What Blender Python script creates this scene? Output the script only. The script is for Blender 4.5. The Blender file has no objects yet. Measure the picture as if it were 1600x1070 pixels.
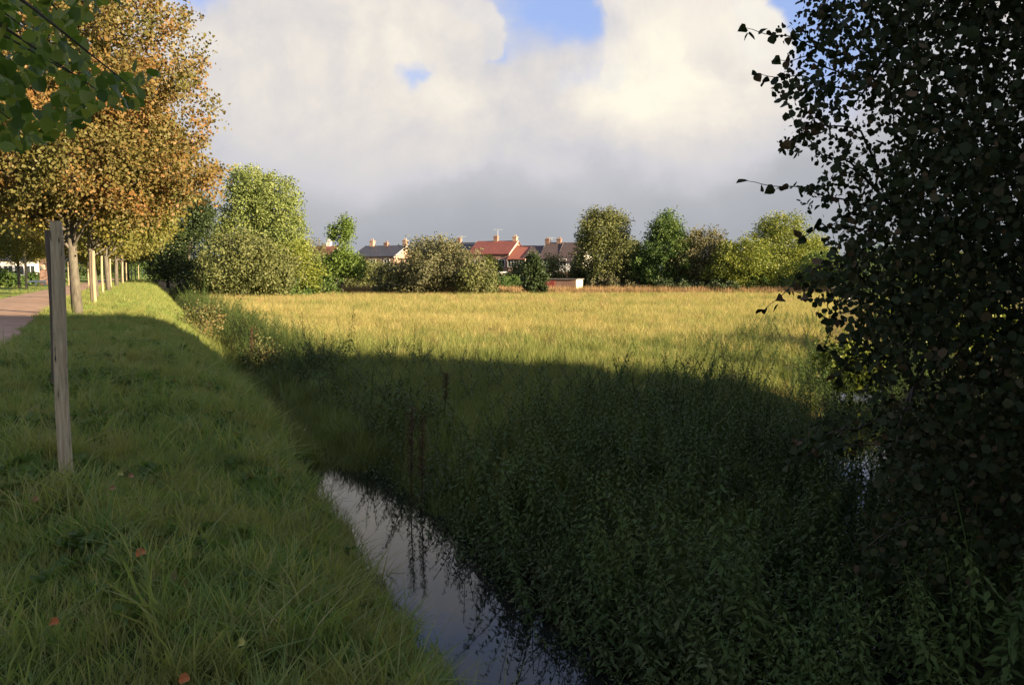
import bpy, math, random
import numpy as np
from mathutils import Vector
random.seed(7)
RNG = np.random.default_rng(11)
S = bpy.context.scene
C = S.collection
R = math.radians

# ------------------------------------------------------------------ camera
F_PX = 1290.0
PITCH = math.atan(110 / F_PX)
EYE = 1.6
cam_d = bpy.data.cameras.new('camera')
cam_d.lens = F_PX / 1600 * 36.0
cam_d.sensor_width = 36.0
cam_d.clip_start = 0.05
cam_d.clip_end = 5000
cam = bpy.data.objects.new('camera', cam_d)
C.objects.link(cam)
cam.location = (0, 0, EYE)
cam.rotation_euler = (math.pi / 2 - PITCH, 0, 0)
S.camera = cam

# ------------------------------------------------------------------ sun, exposure
SUN_EL = R(12.5)
SUN_AZ = R(121)                       # clockwise from the viewing direction (+Y)
sun_dir = Vector((math.sin(SUN_AZ) * math.cos(SUN_EL), math.cos(SUN_AZ) * math.cos(SUN_EL), math.sin(SUN_EL)))
sd = bpy.data.lights.new('sun', 'SUN')
sd.energy = 5.0
sd.angle = R(0.55)
sd.color = (1.0, 0.79, 0.50)
sun = bpy.data.objects.new('sun', sd)
C.objects.link(sun)
sun.rotation_euler = sun_dir.to_track_quat('Z', 'Y').to_euler()
S.view_settings.view_transform = 'Standard'
S.view_settings.look = 'None'
S.view_settings.gamma = 1
S.view_settings.use_curve_mapping = False
S.view_settings.exposure = 1.88


class NT:
    """small helper for wiring nodes"""
    def __init__(s, tree):
        s.t = tree
        tree.nodes.clear()

    def n(s, kind, **kw):
        nd = s.t.nodes.new(kind)
        for k, v in kw.items():
            setattr(nd, k, v)
        return nd

    def put(s, sock, v):
        if hasattr(v, 'is_output') or isinstance(v, bpy.types.NodeSocket):
            s.t.links.new(v, sock)
        elif v is not None:
            sock.default_value = v

    def m(s, op, a=None, b=None, c=None, clamp=False):
        nd = s.n('ShaderNodeMath', operation=op, use_clamp=clamp)
        for i, v in enumerate((a, b, c)):
            if v is not None:
                s.put(nd.inputs[i], v)
        return nd.outputs[0]

    def mix(s, f, a, b, blend='MIX'):
        nd = s.n('ShaderNodeMix', data_type='RGBA', blend_type=blend)
        s.put(nd.inputs[0], f)
        s.put(nd.inputs[6], a)
        s.put(nd.inputs[7], b)
        return nd.outputs[2]

    def rng(s, v, a, b, c=0.0, d=1.0, smooth=True):
        nd = s.n('ShaderNodeMapRange', interpolation_type='SMOOTHSTEP' if smooth else 'LINEAR')
        s.put(nd.inputs[0], v)
        for i, q in enumerate((a, b, c, d)):
            nd.inputs[i + 1].default_value = q
        return nd.outputs[0]

    def noise(s, vec, scale, detail=4, rough=0.5, dist=0.0):
        nd = s.n('ShaderNodeTexNoise')
        if vec is not None:
            s.put(nd.inputs['Vector'], vec)
        nd.inputs['Scale'].default_value = scale
        nd.inputs['Detail'].default_value = detail
        nd.inputs['Roughness'].default_value = rough
        nd.inputs['Distortion'].default_value = dist
        return nd.outputs[0]

    def ramp(s, f, stops):
        nd = s.n('ShaderNodeValToRGB')
        e = nd.color_ramp.elements
        while len(e) > 1:
            e.remove(e[-1])
        e[0].position = stops[0][0]
        e[0].color = (*stops[0][1], 1)
        for p, c in stops[1:]:
            q = e.new(p)
            q.color = (*c, 1)
        s.put(nd.inputs[0], f)
        return nd.outputs[0]


# ------------------------------------------------------------------ sky
world = bpy.data.worlds.new('World')
S.world = world
world.use_nodes = True
world.cycles.sampling_method = 'MANUAL'
world.cycles.sample_map_resolution = 512
W = NT(world.node_tree)
tc = W.n('ShaderNodeTexCoord').outputs['Generated']
sky = W.n('ShaderNodeTexSky', sky_type='NISHITA')
sky.sun_disc = False
sky.sun_elevation = SUN_EL
sky.sun_rotation = SUN_AZ
sky.air_density = 1.0
sky.dust_density = 0.6
sep = W.n('ShaderNodeSeparateXYZ')
W.put(sep.inputs[0], tc)
vx, vy, vz = sep.outputs
az = W.m('ARCTAN2', vx, vy)
# azimuth and elevation with a little turbulence, so that cloud edges billow
wn1 = W.noise(tc, 5.0, 5, 0.55)
wn2 = W.n('ShaderNodeTexNoise')
W.put(wn2.inputs['Vector'], tc)
wn2.inputs['Scale'].default_value = 13.0
wn2.inputs['Detail'].default_value = 6
wc = W.n('ShaderNodeSeparateColor')
W.put(wc.inputs[0], wn2.outputs[1])
azw = W.m('ADD', W.m('ADD', az, W.m('MULTIPLY', W.m('SUBTRACT', wn1, 0.5), 0.16)), W.m('MULTIPLY', W.m('SUBTRACT', wc.outputs[0], 0.5), 0.09))
elw = W.m('ADD', W.m('ADD', vz, W.m('MULTIPLY', W.m('SUBTRACT', wc.outputs[1], 0.5), 0.07)), W.m('MULTIPLY', W.m('SUBTRACT', wn1, 0.5), -0.05))


def px_dir(x, y):
    dx, dy = (x - 800) / F_PX, (535 - y) / F_PX
    v = Vector((dx, math.cos(PITCH) + dy * math.sin(PITCH), -math.sin(PITCH) + dy * math.cos(PITCH))).normalized()
    return math.atan2(v.x, v.y), v.z


def blob(x, y, rx, ry, amp):
    a0, e0 = px_dir(x, y)
    p = W.m('DIVIDE', W.m('SUBTRACT', azw, a0), rx / F_PX)
    q = W.m('DIVIDE', W.m('SUBTRACT', elw, e0), ry / F_PX)
    d = W.m('ADD', W.m('MULTIPLY', p, p), W.m('MULTIPLY', q, q))
    return W.m('MULTIPLY', W.m('EXPONENT', W.m('MULTIPLY', d, -1.0)), amp)


def total(lst):
    o = lst[0]
    for b in lst[1:]:
        o = W.m('ADD', o, b)
    return o


def puff(x, y, rx, ry, soft, slope):
    """mask of one rounded cloud head (1 inside, fading over `soft`) and how far up-right in it a direction lies"""
    a0, e0 = px_dir(x, y)
    p = W.m('DIVIDE', W.m('SUBTRACT', azw, a0), rx / F_PX)
    q = W.m('DIVIDE', W.m('SUBTRACT', elw, e0), ry / F_PX)
    d = W.m('SQRT', W.m('ADD', W.m('MULTIPLY', p, p), W.m('MULTIPLY', q, q)))
    mask = W.m('SUBTRACT', 1.0, W.rng(d, 1.0 - soft, 1.0 + soft * 0.4))
    up = W.m('MULTIPLY', W.m('ADD', W.m('MULTIPLY', q, 0.8), W.m('MULTIPLY', p, 0.3)), slope)
    return mask, up


bill = W.noise(tc, 7.0, 8, 0.55, 0.4)
bill2 = W.noise(tc, 22.0, 7, 0.55)
openn = W.noise(tc, 3.0, 7, 0.55)
shf = W.n('ShaderNodeVectorMath', operation='ADD')
W.put(shf.inputs[0], tc)
shf.inputs[1].default_value = (0.018, -0.004, 0.022)
emb = W.m('SUBTRACT', W.noise(tc, 9.0, 9, 0.6, 0.3), W.noise(shf.outputs[0], 9.0, 9, 0.6, 0.3))
high = W.rng(vz, 0.31, 0.42)           # broken cloud overhead
gaps = total([blob(865, 5, 110, 62, 1.25), blob(640, 118, 34, 20, 0.8), blob(765, 88, 26, 22, 0.6), blob(930, 120, 55, 30, 0.45), blob(1200, 0, 60, 34, 1.0),
              blob(1290, 70, 85, 100, 1.2), blob(275, 0, 60, 26, 0.9), blob(720, -5, 40, 16, 0.8)])
cover = W.m('SUBTRACT', 1.0, W.rng(W.m('ADD', W.m('ADD', gaps, W.m('MULTIPLY', W.m('SUBTRACT', bill2, 0.5), 0.7)),
                                       W.m('MULTIPLY', high, W.m('MULTIPLY', W.m('SUBTRACT', openn, 0.27), 3.6))), 0.2, 1.15))
lum = W.m('ADD', W.rng(vz, 0.03, 0.27, 0.0, 0.40), W.m('MULTIPLY', W.m('SUBTRACT', bill, 0.5), 0.22))
inv = W.m('SUBTRACT', 1.0, high)
for (x, y, rx, ry, soft, b, sl) in [(430, 110, 360, 240, 0.95, 0.50, 0.08), (900, 150, 420, 200, 0.95, 0.42, 0.06), (560, 120, 210, 160, 0.7, 0.60, 0.08), (865, 175, 135, 95, 0.5, 0.50, 0.12), (700, 45, 90, 72, 0.18, 0.60, 0.10),
                                    (665, 190, 115, 92, 0.5, 0.58, 0.14), (590, 110, 70, 62, 0.5, 0.66, 0.06), (1060, 30, 140, 150, 0.16, 0.64, 0.02), (1110, 110, 160, 150, 0.7, 0.70, 0.08), (1045, 125, 105, 90, 0.8, 1.0, 0.0), (1165, 60, 75, 55, 0.25, 0.80, 0.1)]:
    mk, up = puff(x, y, rx, ry, soft, sl)
    mk = W.m('MULTIPLY', mk, inv)
    lum = W.m('ADD', W.m('MULTIPLY', lum, W.m('SUBTRACT', 1.0, mk)), W.m('MULTIPLY', mk, W.m('ADD', up, b)))
    if soft < 0.5:
        cover = W.m('MAXIMUM', cover, W.m('MULTIPLY', mk, 0.92))
lum = W.m('ADD', lum, W.m('MULTIPLY', W.m('MULTIPLY', emb, 0.8), W.rng(vz, 0.08, 0.2)))
lum = W.m('ADD', lum, W.m('MULTIPLY', W.m('MULTIPLY', W.m('SUBTRACT', openn, 0.5), high), 0.9))
cl = W.ramp(lum, [(0.0, (1.62, 1.72, 1.86)), (0.18, (2.0, 2.05, 2.2)), (0.36, (2.75, 2.7, 2.85)), (0.55, (3.25, 3.08, 2.95)), (0.78, (3.9, 3.62, 3.2)), (1.0, (4.35, 4.1, 3.45))])
skyc = W.mix(1.0, sky.outputs[0], (1.15, 1.35, 2.1, 1), 'MULTIPLY')
blue = W.mix(0.85, skyc, (1.5, 1.95, 3.2, 1))
full = W.mix(cover, blue, cl)
# below the horizon the world only continues the dull ground tone
full = W.mix(W.rng(vz, -0.06, -0.01), (0.5, 0.5, 0.4, 1), full)
bg = W.n('ShaderNodeBackground')
W.put(bg.inputs[0], full)
bg.inputs[1].default_value = 0.0645
wo = W.n('ShaderNodeOutputWorld')
W.put(wo.inputs[0], bg.outputs[0])


# ------------------------------------------------------------------ helpers
def tag(o, label=None, cat=None, group=None, kind=None):
    if label: o['label'] = label
    if cat: o['category'] = cat
    if group: o['group'] = group
    if kind: o['kind'] = kind
    return o


def empty(name, loc, label, cat, group=None, rz=0.0):
    o = bpy.data.objects.new(name, None)
    C.objects.link(o)
    o.location = loc
    o.rotation_euler = (0, 0, rz)
    return tag(o, label, cat, group)


def link(name, mesh, mat=None, parent=None, loc=(0, 0, 0)):
    o = bpy.data.objects.new(name, mesh)
    C.objects.link(o)
    o.location = loc
    if mat is not None and not mesh.materials:
        mesh.materials.append(mat)
    if parent is not None:
        o.parent = parent
    return o


def nmesh(name, v, faces, attrs=None, smooth=False):
    """fast mesh from numpy: faces is a list of (n,k) int arrays"""
    me = bpy.data.meshes.new(name)
    v = np.asarray(v, dtype=np.float32)
    me.vertices.add(len(v))
    me.vertices.foreach_set('co', v.ravel())
    if not isinstance(faces, (list, tuple)):
        faces = [faces]
    faces = [np.asarray(f, dtype=np.int32) for f in faces if len(f)]
    idx = np.concatenate([f.ravel() for f in faces])
    sizes = np.concatenate([np.full(len(f), f.shape[1], dtype=np.int32) for f in faces])
    starts = np.concatenate([[0], np.cumsum(sizes)[:-1]]).astype(np.int32)
    me.loops.add(len(idx))
    me.loops.foreach_set('vertex_index', idx)
    me.polygons.add(len(sizes))
    me.polygons.foreach_set('loop_start', starts)
    if smooth:
        me.polygons.foreach_set('use_smooth', np.ones(len(sizes), dtype=bool))
    for k, a in (attrs or {}).items():
        at = me.attributes.new(k, 'FLOAT', 'POINT')
        at.data.foreach_set('value', np.asarray(a, dtype=np.float32))
    me.update(calc_edges=True)
    return me


class MB:
    """collects boxes, tubes, prisms into one mesh"""
    def __init__(s):
        s.v, s.f = [], []

    def add(s, vs, fs):
        b = len(s.v)
        s.v += [tuple(p) for p in vs]
        s.f += [tuple(i + b for i in f) for f in fs]

    def box(s, x0, x1, y0, y1, z0, z1):
        s.add([(x0, y0, z0), (x1, y0, z0), (x1, y1, z0), (x0, y1, z0), (x0, y0, z1), (x1, y0, z1), (x1, y1, z1), (x0, y1, z1)],
              [(0, 3, 2, 1), (4, 5, 6, 7), (0, 1, 5, 4), (1, 2, 6, 5), (2, 3, 7, 6), (3, 0, 4, 7)])

    def tube(s, pts, rad, n=8, cap=True):
        pts = [Vector(p) for p in pts]
        rings = []
        for i, p in enumerate(pts):
            d = (pts[min(i + 1, len(pts) - 1)] - pts[max(i - 1, 0)]).normalized()
            a = d.orthogonal().normalized() if i == 0 else (a - d * a.dot(d)).normalized()
            b = d.cross(a)
            r = rad[i] if hasattr(rad, '__len__') else rad
            rings.append([p + (a * math.cos(t) + b * math.sin(t)) * r for t in [2 * math.pi * k / n for k in range(n)]])
        vs = [q for r in rings for q in r]
        fs = []
        for i in range(len(pts) - 1):
            for k in range(n):
                fs.append((i * n + k, i * n + (k + 1) % n, (i + 1) * n + (k + 1) % n, (i + 1) * n + k))
        if cap:
            fs.append(tuple(range(n))[::-1])
            fs.append(tuple((len(pts) - 1) * n + k for k in range(n)))
        s.add(vs, fs)

    def mesh(s, name, smooth=False):
        me = bpy.data.meshes.new(name)
        me.from_pydata(s.v, [], s.f)
        if smooth:
            for p in me.polygons: p.use_smooth = True
        me.update()
        return me

    def build(s, name, mat, parent=None, smooth=False, loc=(0, 0, 0)):
        return link(name, s.mesh(name, smooth), mat, parent, loc)


def at(x, y, D):
    """photo pixel + forward distance -> world point"""
    dx, dy = (x - 800) / F_PX, (535 - y) / F_PX
    Y = math.cos(PITCH) + dy * math.sin(PITCH)
    Z = -math.sin(PITCH) + dy * math.cos(PITCH)
    return Vector((dx / Y * D, D, EYE + Z / Y * D))


def to_px(P):
    P = np.asarray(P, dtype=float)
    X, Y, Z = P[:, 0], P[:, 1], P[:, 2] - EYE
    dep = Y * math.cos(PITCH) - Z * math.sin(PITCH)
    up = Y * math.sin(PITCH) + Z * math.cos(PITCH)
    dep = np.where(dep < 0.05, 0.05, dep)
    return 800 + F_PX * X / dep, 535 - F_PX * up / dep


def poly_signed(px, py, poly):
    """distance (px) inside a polygon, negative outside"""
    poly = np.asarray(poly, dtype=float)
    n = len(poly)
    inside = np.zeros(len(px), bool)
    dist = np.full(len(px), 1e9)
    for i in range(n):
        x0, y0 = poly[i]
        x1, y1 = poly[(i + 1) % n]
        c = ((y0 > py) != (y1 > py)) & (px < (x1 - x0) * (py - y0) / (y1 - y0 + 1e-9) + x0)
        inside ^= c
        t = np.clip(((px - x0) * (x1 - x0) + (py - y0) * (y1 - y0)) / ((x1 - x0) ** 2 + (y1 - y0) ** 2 + 1e-9), 0, 1)
        dist = np.minimum(dist, np.hypot(px - x0 - t * (x1 - x0), py - y0 - t * (y1 - y0)))
    return np.where(inside, dist, -dist)


# ------------------------------------------------------------------ materials
def new_mat(name):
    m = bpy.data.materials.new(name)
    m.use_nodes = True
    return m, NT(m.node_tree)


def leaf_mat(name, stops, transl=0.3, rough=0.55, pos_scale=None, pos_tint=None, spec=0.25, inst=False, hue2=None):
    m, N = new_mat(name)
    a = N.n('ShaderNodeAttribute', attribute_name='rnd').outputs['Fac']
    if inst:
        oi = N.n('ShaderNodeObjectInfo').outputs['Random']
        a = N.m('ADD', N.m('MULTIPLY', a, 0.6), N.m('MULTIPLY', oi, 0.4))
    col = N.ramp(a, stops)
    if pos_scale:
        g = N.n('ShaderNodeNewGeometry').outputs['Position']
        nz = N.noise(g, pos_scale, 4, 0.6)
        col = N.mix(N.rng(nz, 0.38, 0.66), col, (*pos_tint, 1))
        if hue2:
            nz2 = N.noise(g, pos_scale * 3.1, 3, 0.6)
            col = N.mix(N.m('MULTIPLY', N.rng(nz2, 0.45, 0.7), 0.6), col, (*hue2, 1))
    p = N.n('ShaderNodeBsdfPrincipled')
    N.put(p.inputs['Base Color'], col)
    p.inputs['Roughness'].default_value = rough
    p.inputs['Specular IOR Level'].default_value = spec
    t = N.n('ShaderNodeBsdfTranslucent')
    N.put(t.inputs[0], N.mix(1.0, col, (1.0, 1.05, 0.55, 1), 'MULTIPLY'))
    mx = N.n('ShaderNodeMixShader')
    mx.inputs[0].default_value = transl
    N.put(mx.inputs[1], p.outputs[0])
    N.put(mx.inputs[2], t.outputs[0])
    o = N.n('ShaderNodeOutputMaterial')
    N.put(o.inputs[0], mx.outputs[0])
    return m


def solid_mat(name, c1, c2, scale=8, rough=0.8, bump=0.3, stretch=(1, 1, 1), spec=0.3, detail=6, coords='Object'):
    m, N = new_mat(name)
    t = N.n('ShaderNodeTexCoord').outputs[coords]
    mp = N.n('ShaderNodeMapping')
    N.put(mp.inputs[0], t)
    mp.inputs['Scale'].default_value = stretch
    nz = N.noise(mp.outputs[0], scale, detail, 0.62)
    col = N.mix(N.rng(nz, 0.3, 0.7), (*c1, 1), (*c2, 1))
    p = N.n('ShaderNodeBsdfPrincipled')
    N.put(p.inputs['Base Color'], col)
    p.inputs['Roughness'].default_value = rough
    p.inputs['Specular IOR Level'].default_value = spec
    if bump:
        b = N.n('ShaderNodeBump')
        b.inputs['Strength'].default_value = bump
        b.inputs['Distance'].default_value = 0.02
        N.put(b.inputs['Height'], nz)
        N.put(p.inputs['Normal'], b.outputs[0])
    o = N.n('ShaderNodeOutputMaterial')
    N.put(o.inputs[0], p.outputs[0])
    return m


def tile_mat(name, c1, c2, mortar, bw, bh, rough=0.8):
    """brick or roof-tile courses, too far away to build one by one"""
    m, N = new_mat(name)
    t = N.n('ShaderNodeTexCoord').outputs['Object']
    sp = N.n('ShaderNodeSeparateXYZ')
    N.put(sp.inputs[0], t)
    cb = N.n('ShaderNodeCombineXYZ')
    N.put(cb.inputs[0], N.m('ADD', sp.outputs[0], sp.outputs[1]))
    N.put(cb.inputs[1], sp.outputs[2])
    b = N.n('ShaderNodeTexBrick')
    N.put(b.inputs['Vector'], cb.outputs[0])
    b.inputs['Color1'].default_value = (*c1, 1)
    b.inputs['Color2'].default_value = (*c2, 1)
    b.inputs['Mortar'].default_value = (*mortar, 1)
    b.inputs['Scale'].default_value = 1.0
    b.inputs['Brick Width'].default_value = bw
    b.inputs['Row Height'].default_value = bh
    b.inputs['Mortar Size'].default_value = bh * 0.12
    nz = N.noise(t, 0.8, 5, 0.6)
    col = N.mix(N.rng(nz, 0.3, 0.75, 0.0, 0.5), b.outputs[0], (*[q * 0.55 for q in c1], 1))
    p = N.n('ShaderNodeBsdfPrincipled')
    N.put(p.inputs['Base Color'], col)
    p.inputs['Roughness'].default_value = rough
    o = N.n('ShaderNodeOutputMaterial')
    N.put(o.inputs[0], p.outputs[0])
    return m


M = {}
M['bark'] = solid_mat('bark', (0.075, 0.065, 0.052), (0.15, 0.135, 0.11), 14, 0.9, 0.6, (1, 1, 0.25))
M['dark_bark'] = solid_mat('dark_bark', (0.035, 0.028, 0.022), (0.08, 0.065, 0.05), 14, 0.9, 0.5, (1, 1, 0.3))
M['white_render'] = solid_mat('white_render', (0.55, 0.52, 0.47), (0.68, 0.65, 0.60), 2, 0.85, 0.1)
M['cream'] = solid_mat('cream', (0.62, 0.55, 0.38), (0.72, 0.65, 0.47), 2, 0.8, 0.1)
M['brick'] = tile_mat('brick', (0.24, 0.12, 0.085), (0.30, 0.16, 0.11), (0.28, 0.24, 0.2), 0.24, 0.08)
M['pink_brick'] = tile_mat('pink_brick', (0.46, 0.26, 0.18), (0.52, 0.32, 0.22), (0.42, 0.36, 0.3), 0.24, 0.08)
M['red_tile'] = tile_mat('red_tile', (0.20, 0.05, 0.04), (0.26, 0.075, 0.055), (0.09, 0.03, 0.02), 0.3, 0.22)
M['bright_tile'] = tile_mat('bright_tile', (0.30, 0.085, 0.055), (0.36, 0.12, 0.075), (0.16, 0.05, 0.03), 0.3, 0.22)
M['slate'] = tile_mat('slate', (0.045, 0.046, 0.055), (0.07, 0.068, 0.078), (0.02, 0.02, 0.024), 0.3, 0.2, 0.6)
M['brown_tile'] = tile_mat('brown_tile', (0.085, 0.055, 0.052), (0.12, 0.08, 0.07), (0.03, 0.022, 0.02), 0.3, 0.22)
M['frame'] = solid_mat('frame', (0.7, 0.7, 0.68), (0.8, 0.8, 0.78), 3, 0.5, 0)
M['metal'] = solid_mat('metal', (0.5, 0.5, 0.5), (0.6, 0.6, 0.6), 5, 0.35, 0)
M['red_paint'] = solid_mat('red_paint', (0.24, 0.05, 0.045), (0.3, 0.08, 0.06), 3, 0.6, 0.1)
M['concrete'] = solid_mat('concrete', (0.32, 0.30, 0.27), (0.45, 0.42, 0.38), 3, 0.9, 0.2)
gm, N = new_mat('glass')
p = N.n('ShaderNodeBsdfPrincipled')
p.inputs['Base Color'].default_value = (0.03, 0.035, 0.04, 1)
p.inputs['Roughness'].default_value = 0.08
o_ = N.n('ShaderNodeOutputMaterial')
N.put(o_.inputs[0], p.outputs[0])
M['glass'] = gm


def wood_mat(name, c1, c2, c3):
    m, N = new_mat(name)
    t = N.n('ShaderNodeTexCoord').outputs['Object']
    mp = N.n('ShaderNodeMapping')
    N.put(mp.inputs[0], t)
    mp.inputs['Scale'].default_value = (1, 1, 0.06)
    grain = N.noise(mp.outputs[0], 55, 6, 0.65, 0.3)
    mp2 = N.n('ShaderNodeMapping')
    N.put(mp2.inputs[0], t)
    mp2.inputs['Scale'].default_value = (1, 1, 0.12)
    crack = N.noise(mp2.outputs[0], 26, 3, 0.6)
    blot = N.noise(t, 3.2, 5, 0.6)
    col = N.mix(N.rng(grain, 0.32, 0.68), (*c1, 1), (*c2, 1))
    col = N.mix(N.m('MULTIPLY', N.rng(blot, 0.45, 0.7), 0.6), col, (*c3, 1))
    col = N.mix(N.rng(crack, 0.63, 0.70), col, (0.03, 0.024, 0.016, 1))
    p = N.n('ShaderNodeBsdfPrincipled')
    N.put(p.inputs['Base Color'], col)
    p.inputs['Roughness'].default_value = 0.85
    b = N.n('ShaderNodeBump')
    b.inputs['Strength'].default_value = 0.7
    b.inputs['Distance'].default_value = 0.01
    N.put(b.inputs['Height'], N.m('SUBTRACT', grain, N.rng(crack, 0.6, 0.7)))
    N.put(p.inputs['Normal'], b.outputs[0])
    o = N.n('ShaderNodeOutputMaterial')
    N.put(o.inputs[0], p.outputs[0])
    return m


M['old_wood'] = wood_mat('old_wood', (0.40, 0.30, 0.18), (0.66, 0.54, 0.36), (0.36, 0.32, 0.19))
M['dark_wood'] = wood_mat('dark_wood', (0.075, 0.055, 0.04), (0.13, 0.10, 0.07), (0.07, 0.06, 0.045))
M['pale_wood'] = wood_mat('pale_wood', (0.27, 0.22, 0.13), (0.38, 0.32, 0.2), (0.24, 0.21, 0.14))

# ------------------------------------------------------------------ terrain
def Xd(D): return 2.45 - 0.44 * D                      # left ditch centre line
def Xr(D): return 0.2 + 0.41 * D                       # right ditch centre line
JX, JD = 1.28, 2.65


def path_right(D):
    D = np.asarray(D, dtype=float)
    return np.where(D < 35, -1.7 - 0.504 * D, -19.34 - 0.44 * (D - 35))


def sstep(x, a, b):
    t = np.clip((x - a) / (b - a), 0, 1)
    return t * t * (3 - 2 * t)


def zV(D):
    return np.interp(D, [-30, 6.8, 11, 20, 54, 110, 400], [-.1, -.08, .18, .33, .48, .5, .5])


def nz2(x, y, f, seed=0):
    return (np.sin(x * f + 1.3 + seed) * np.cos(y * f * 1.13 + 0.7 * seed) + 0.5 * np.sin(x * f * 2.3 + y * f * 1.9 + seed * 2.1)
            + 0.3 * np.cos(x * f * 4.1 - y * f * 3.7 + seed)) / 1.8


GB = -1.05


def ground_z(x, y):
    x = np.asarray(x, float)
    y = np.asarray(y, float)
    q = (x - Xd(y)) * 0.915
    t = (x - Xr(y)) * 0.925
    left = q < 0
    bump = 0.05 * nz2(x, y, 1.7) + 0.03 * nz2(x, y, 4.3, 2)
    flatpath = sstep(q, -4.9, -4.2)
    far = np.exp(-np.clip(y - 90, 0, None) / 40)
    vt = zV(y) + bump * flatpath
    shift = 0.33 * sstep(y, 8, 13)
    wl = -1.15
    prof_l = np.interp(q - shift * (q < -0.7), [-3.4, -2.4, -1.5, -0.9, -0.46, 0.0], [0, -0.10, -0.30, -0.62, -1.12, -1.4])
    zl = vt + np.where(q > -3.4, prof_l * (1 + 0.0 * q) + (0 - np.maximum(zV(y), 0)) * sstep(q, -1.9, -0.7), 0)
    wob = 0.18 * nz2(x, y, 0.9, 5)
    zr = np.interp(q + wob * 0.6 + shift * 0.6 * (q > 0.2), [0, 0.42, 0.9, 1.5, 2.6], [-1.4, -1.2, -0.85, -0.5, -0.4]) + bump * 0.6
    z = np.where(left, zl, zr)
    ta = np.abs(t) + 0.5 * wob
    prof_t = np.interp(ta, [0, 0.36, 0.75, 1.3, 2.3], [-1.4, -1.2, -0.85, -0.5, -0.36])
    use = (y > JD - 0.3) & (q > 0) & (y < 130)
    z = np.where(use, np.minimum(z, prof_t + bump * 0.6), z)
    # right-hand bank a little higher than the meadow
    z = np.where((t > 2.3) & (q > 0) & (y > 0), z + 0.15 * sstep(t, 2.3, 4), z)
    # the meadow falls away gently; ditches end at the gardens
    z = z + np.where(q > 0, np.interp(y, [20, 95], [0, GB + 0.4]), 0) * sstep(q, 0, 1.5)
    k = sstep(y, 80, 92)
    z = np.where(q > -3.4, z * (1 - k) + np.where(q > -1, GB, z) * k, z)
    return z


def axis(segs):
    out = []
    for a, b, st in segs:
        out += list(np.arange(a, b, st))
    return out


qs = np.array([-900, -600, -400, -250, -160, -110, -75, -50, -35, -25, -18, -13, -10, -8.5, -7.5] + axis([(-6.8, 12, 0.14)])
              + [12.2, 12.6, 13.2, 14, 15, 16.2, 17.5, 19, 21, 24, 28, 33, 39, 46, 55, 66, 80, 100, 130, 180, 260, 400, 650, 1000])
ds = np.array([-60, -40, -25, -15, -9, -6, -4, -2.5, -1.5] + axis([(-0.8, 20, 0.15), (20, 34, 0.3), (34, 60, 0.7), (60, 100, 1.5)])
              + [100, 104, 108, 112, 117, 122, 128, 136, 150, 175, 210, 260, 340, 450, 650, 1000])
DD, QQ = np.meshgrid(ds, qs, indexing='ij')
XX = QQ + Xd(DD)
ZZ = ground_z(XX, DD)
nr, nc = DD.shape
ii = np.arange(nr * nc).reshape(nr, nc)
gf = np.stack([ii[:-1, :-1], ii[:-1, 1:], ii[1:, 1:], ii[1:, :-1]], -1).reshape(-1, 4)
gme = nmesh('ground', np.stack([XX, DD, ZZ], -1).reshape(-1, 3), gf, smooth=True)

m, N = new_mat('ground_soil_and_grass')
g = N.n('ShaderNodeNewGeometry').outputs['Position']
n1 = N.noise(g, 0.35, 6, 0.6)
n2 = N.noise(g, 9, 6, 0.65)
sp = N.n('ShaderNodeSeparateXYZ')
N.put(sp.inputs[0], g)
qn = N.m('SUBTRACT', sp.outputs[0], N.m('SUBTRACT', 2.45, N.m('MULTIPLY', sp.outputs[1], 0.44)))
infield = N.m('MULTIPLY', N.rng(qn, 1.8, 3.2), N.rng(sp.outputs[1], 11, 15))
garden = N.rng(sp.outputs[1], 90, 94)
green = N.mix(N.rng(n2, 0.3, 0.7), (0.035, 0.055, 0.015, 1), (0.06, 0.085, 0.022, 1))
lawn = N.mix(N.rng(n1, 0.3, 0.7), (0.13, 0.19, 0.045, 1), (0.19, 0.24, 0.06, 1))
gold = N.mix(N.rng(n1, 0.3, 0.7), (0.22, 0.16, 0.05, 1), (0.15, 0.14, 0.045, 1))
onlawn = N.m('SUBTRACT', 1.0, N.rng(qn, -7.2, -6.6))
col = N.mix(N.rng(sp.outputs[1], 12, 20), green, lawn)  # verge ground turns paler past the shadow edge: sunlit brightness put into the colour
col = N.mix(infield, col, gold)
col = N.mix(N.m('MAXIMUM', onlawn, garden), col, lawn)
mud = N.rng(sp.outputs[2], -0.95, -0.75)
col = N.mix(mud, (0.02, 0.016, 0.010, 1), col)
p = N.n('ShaderNodeBsdfPrincipled')
N.put(p.inputs['Base Color'], col)
p.inputs['Roughness'].default_value = 0.95
p.inputs['Specular IOR Level'].default_value = 0.1
b = N.n('ShaderNodeBump')
b.inputs['Strength'].default_value = 0.8
b.inputs['Distance'].default_value = 0.08
N.put(b.inputs['Height'], n2)
N.put(p.inputs['Normal'], b.outputs[0])
o_ = N.n('ShaderNodeOutputMaterial')
N.put(o_.inputs[0], p.outputs[0])
tag(link('ground', gme, m), kind='structure')

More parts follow.
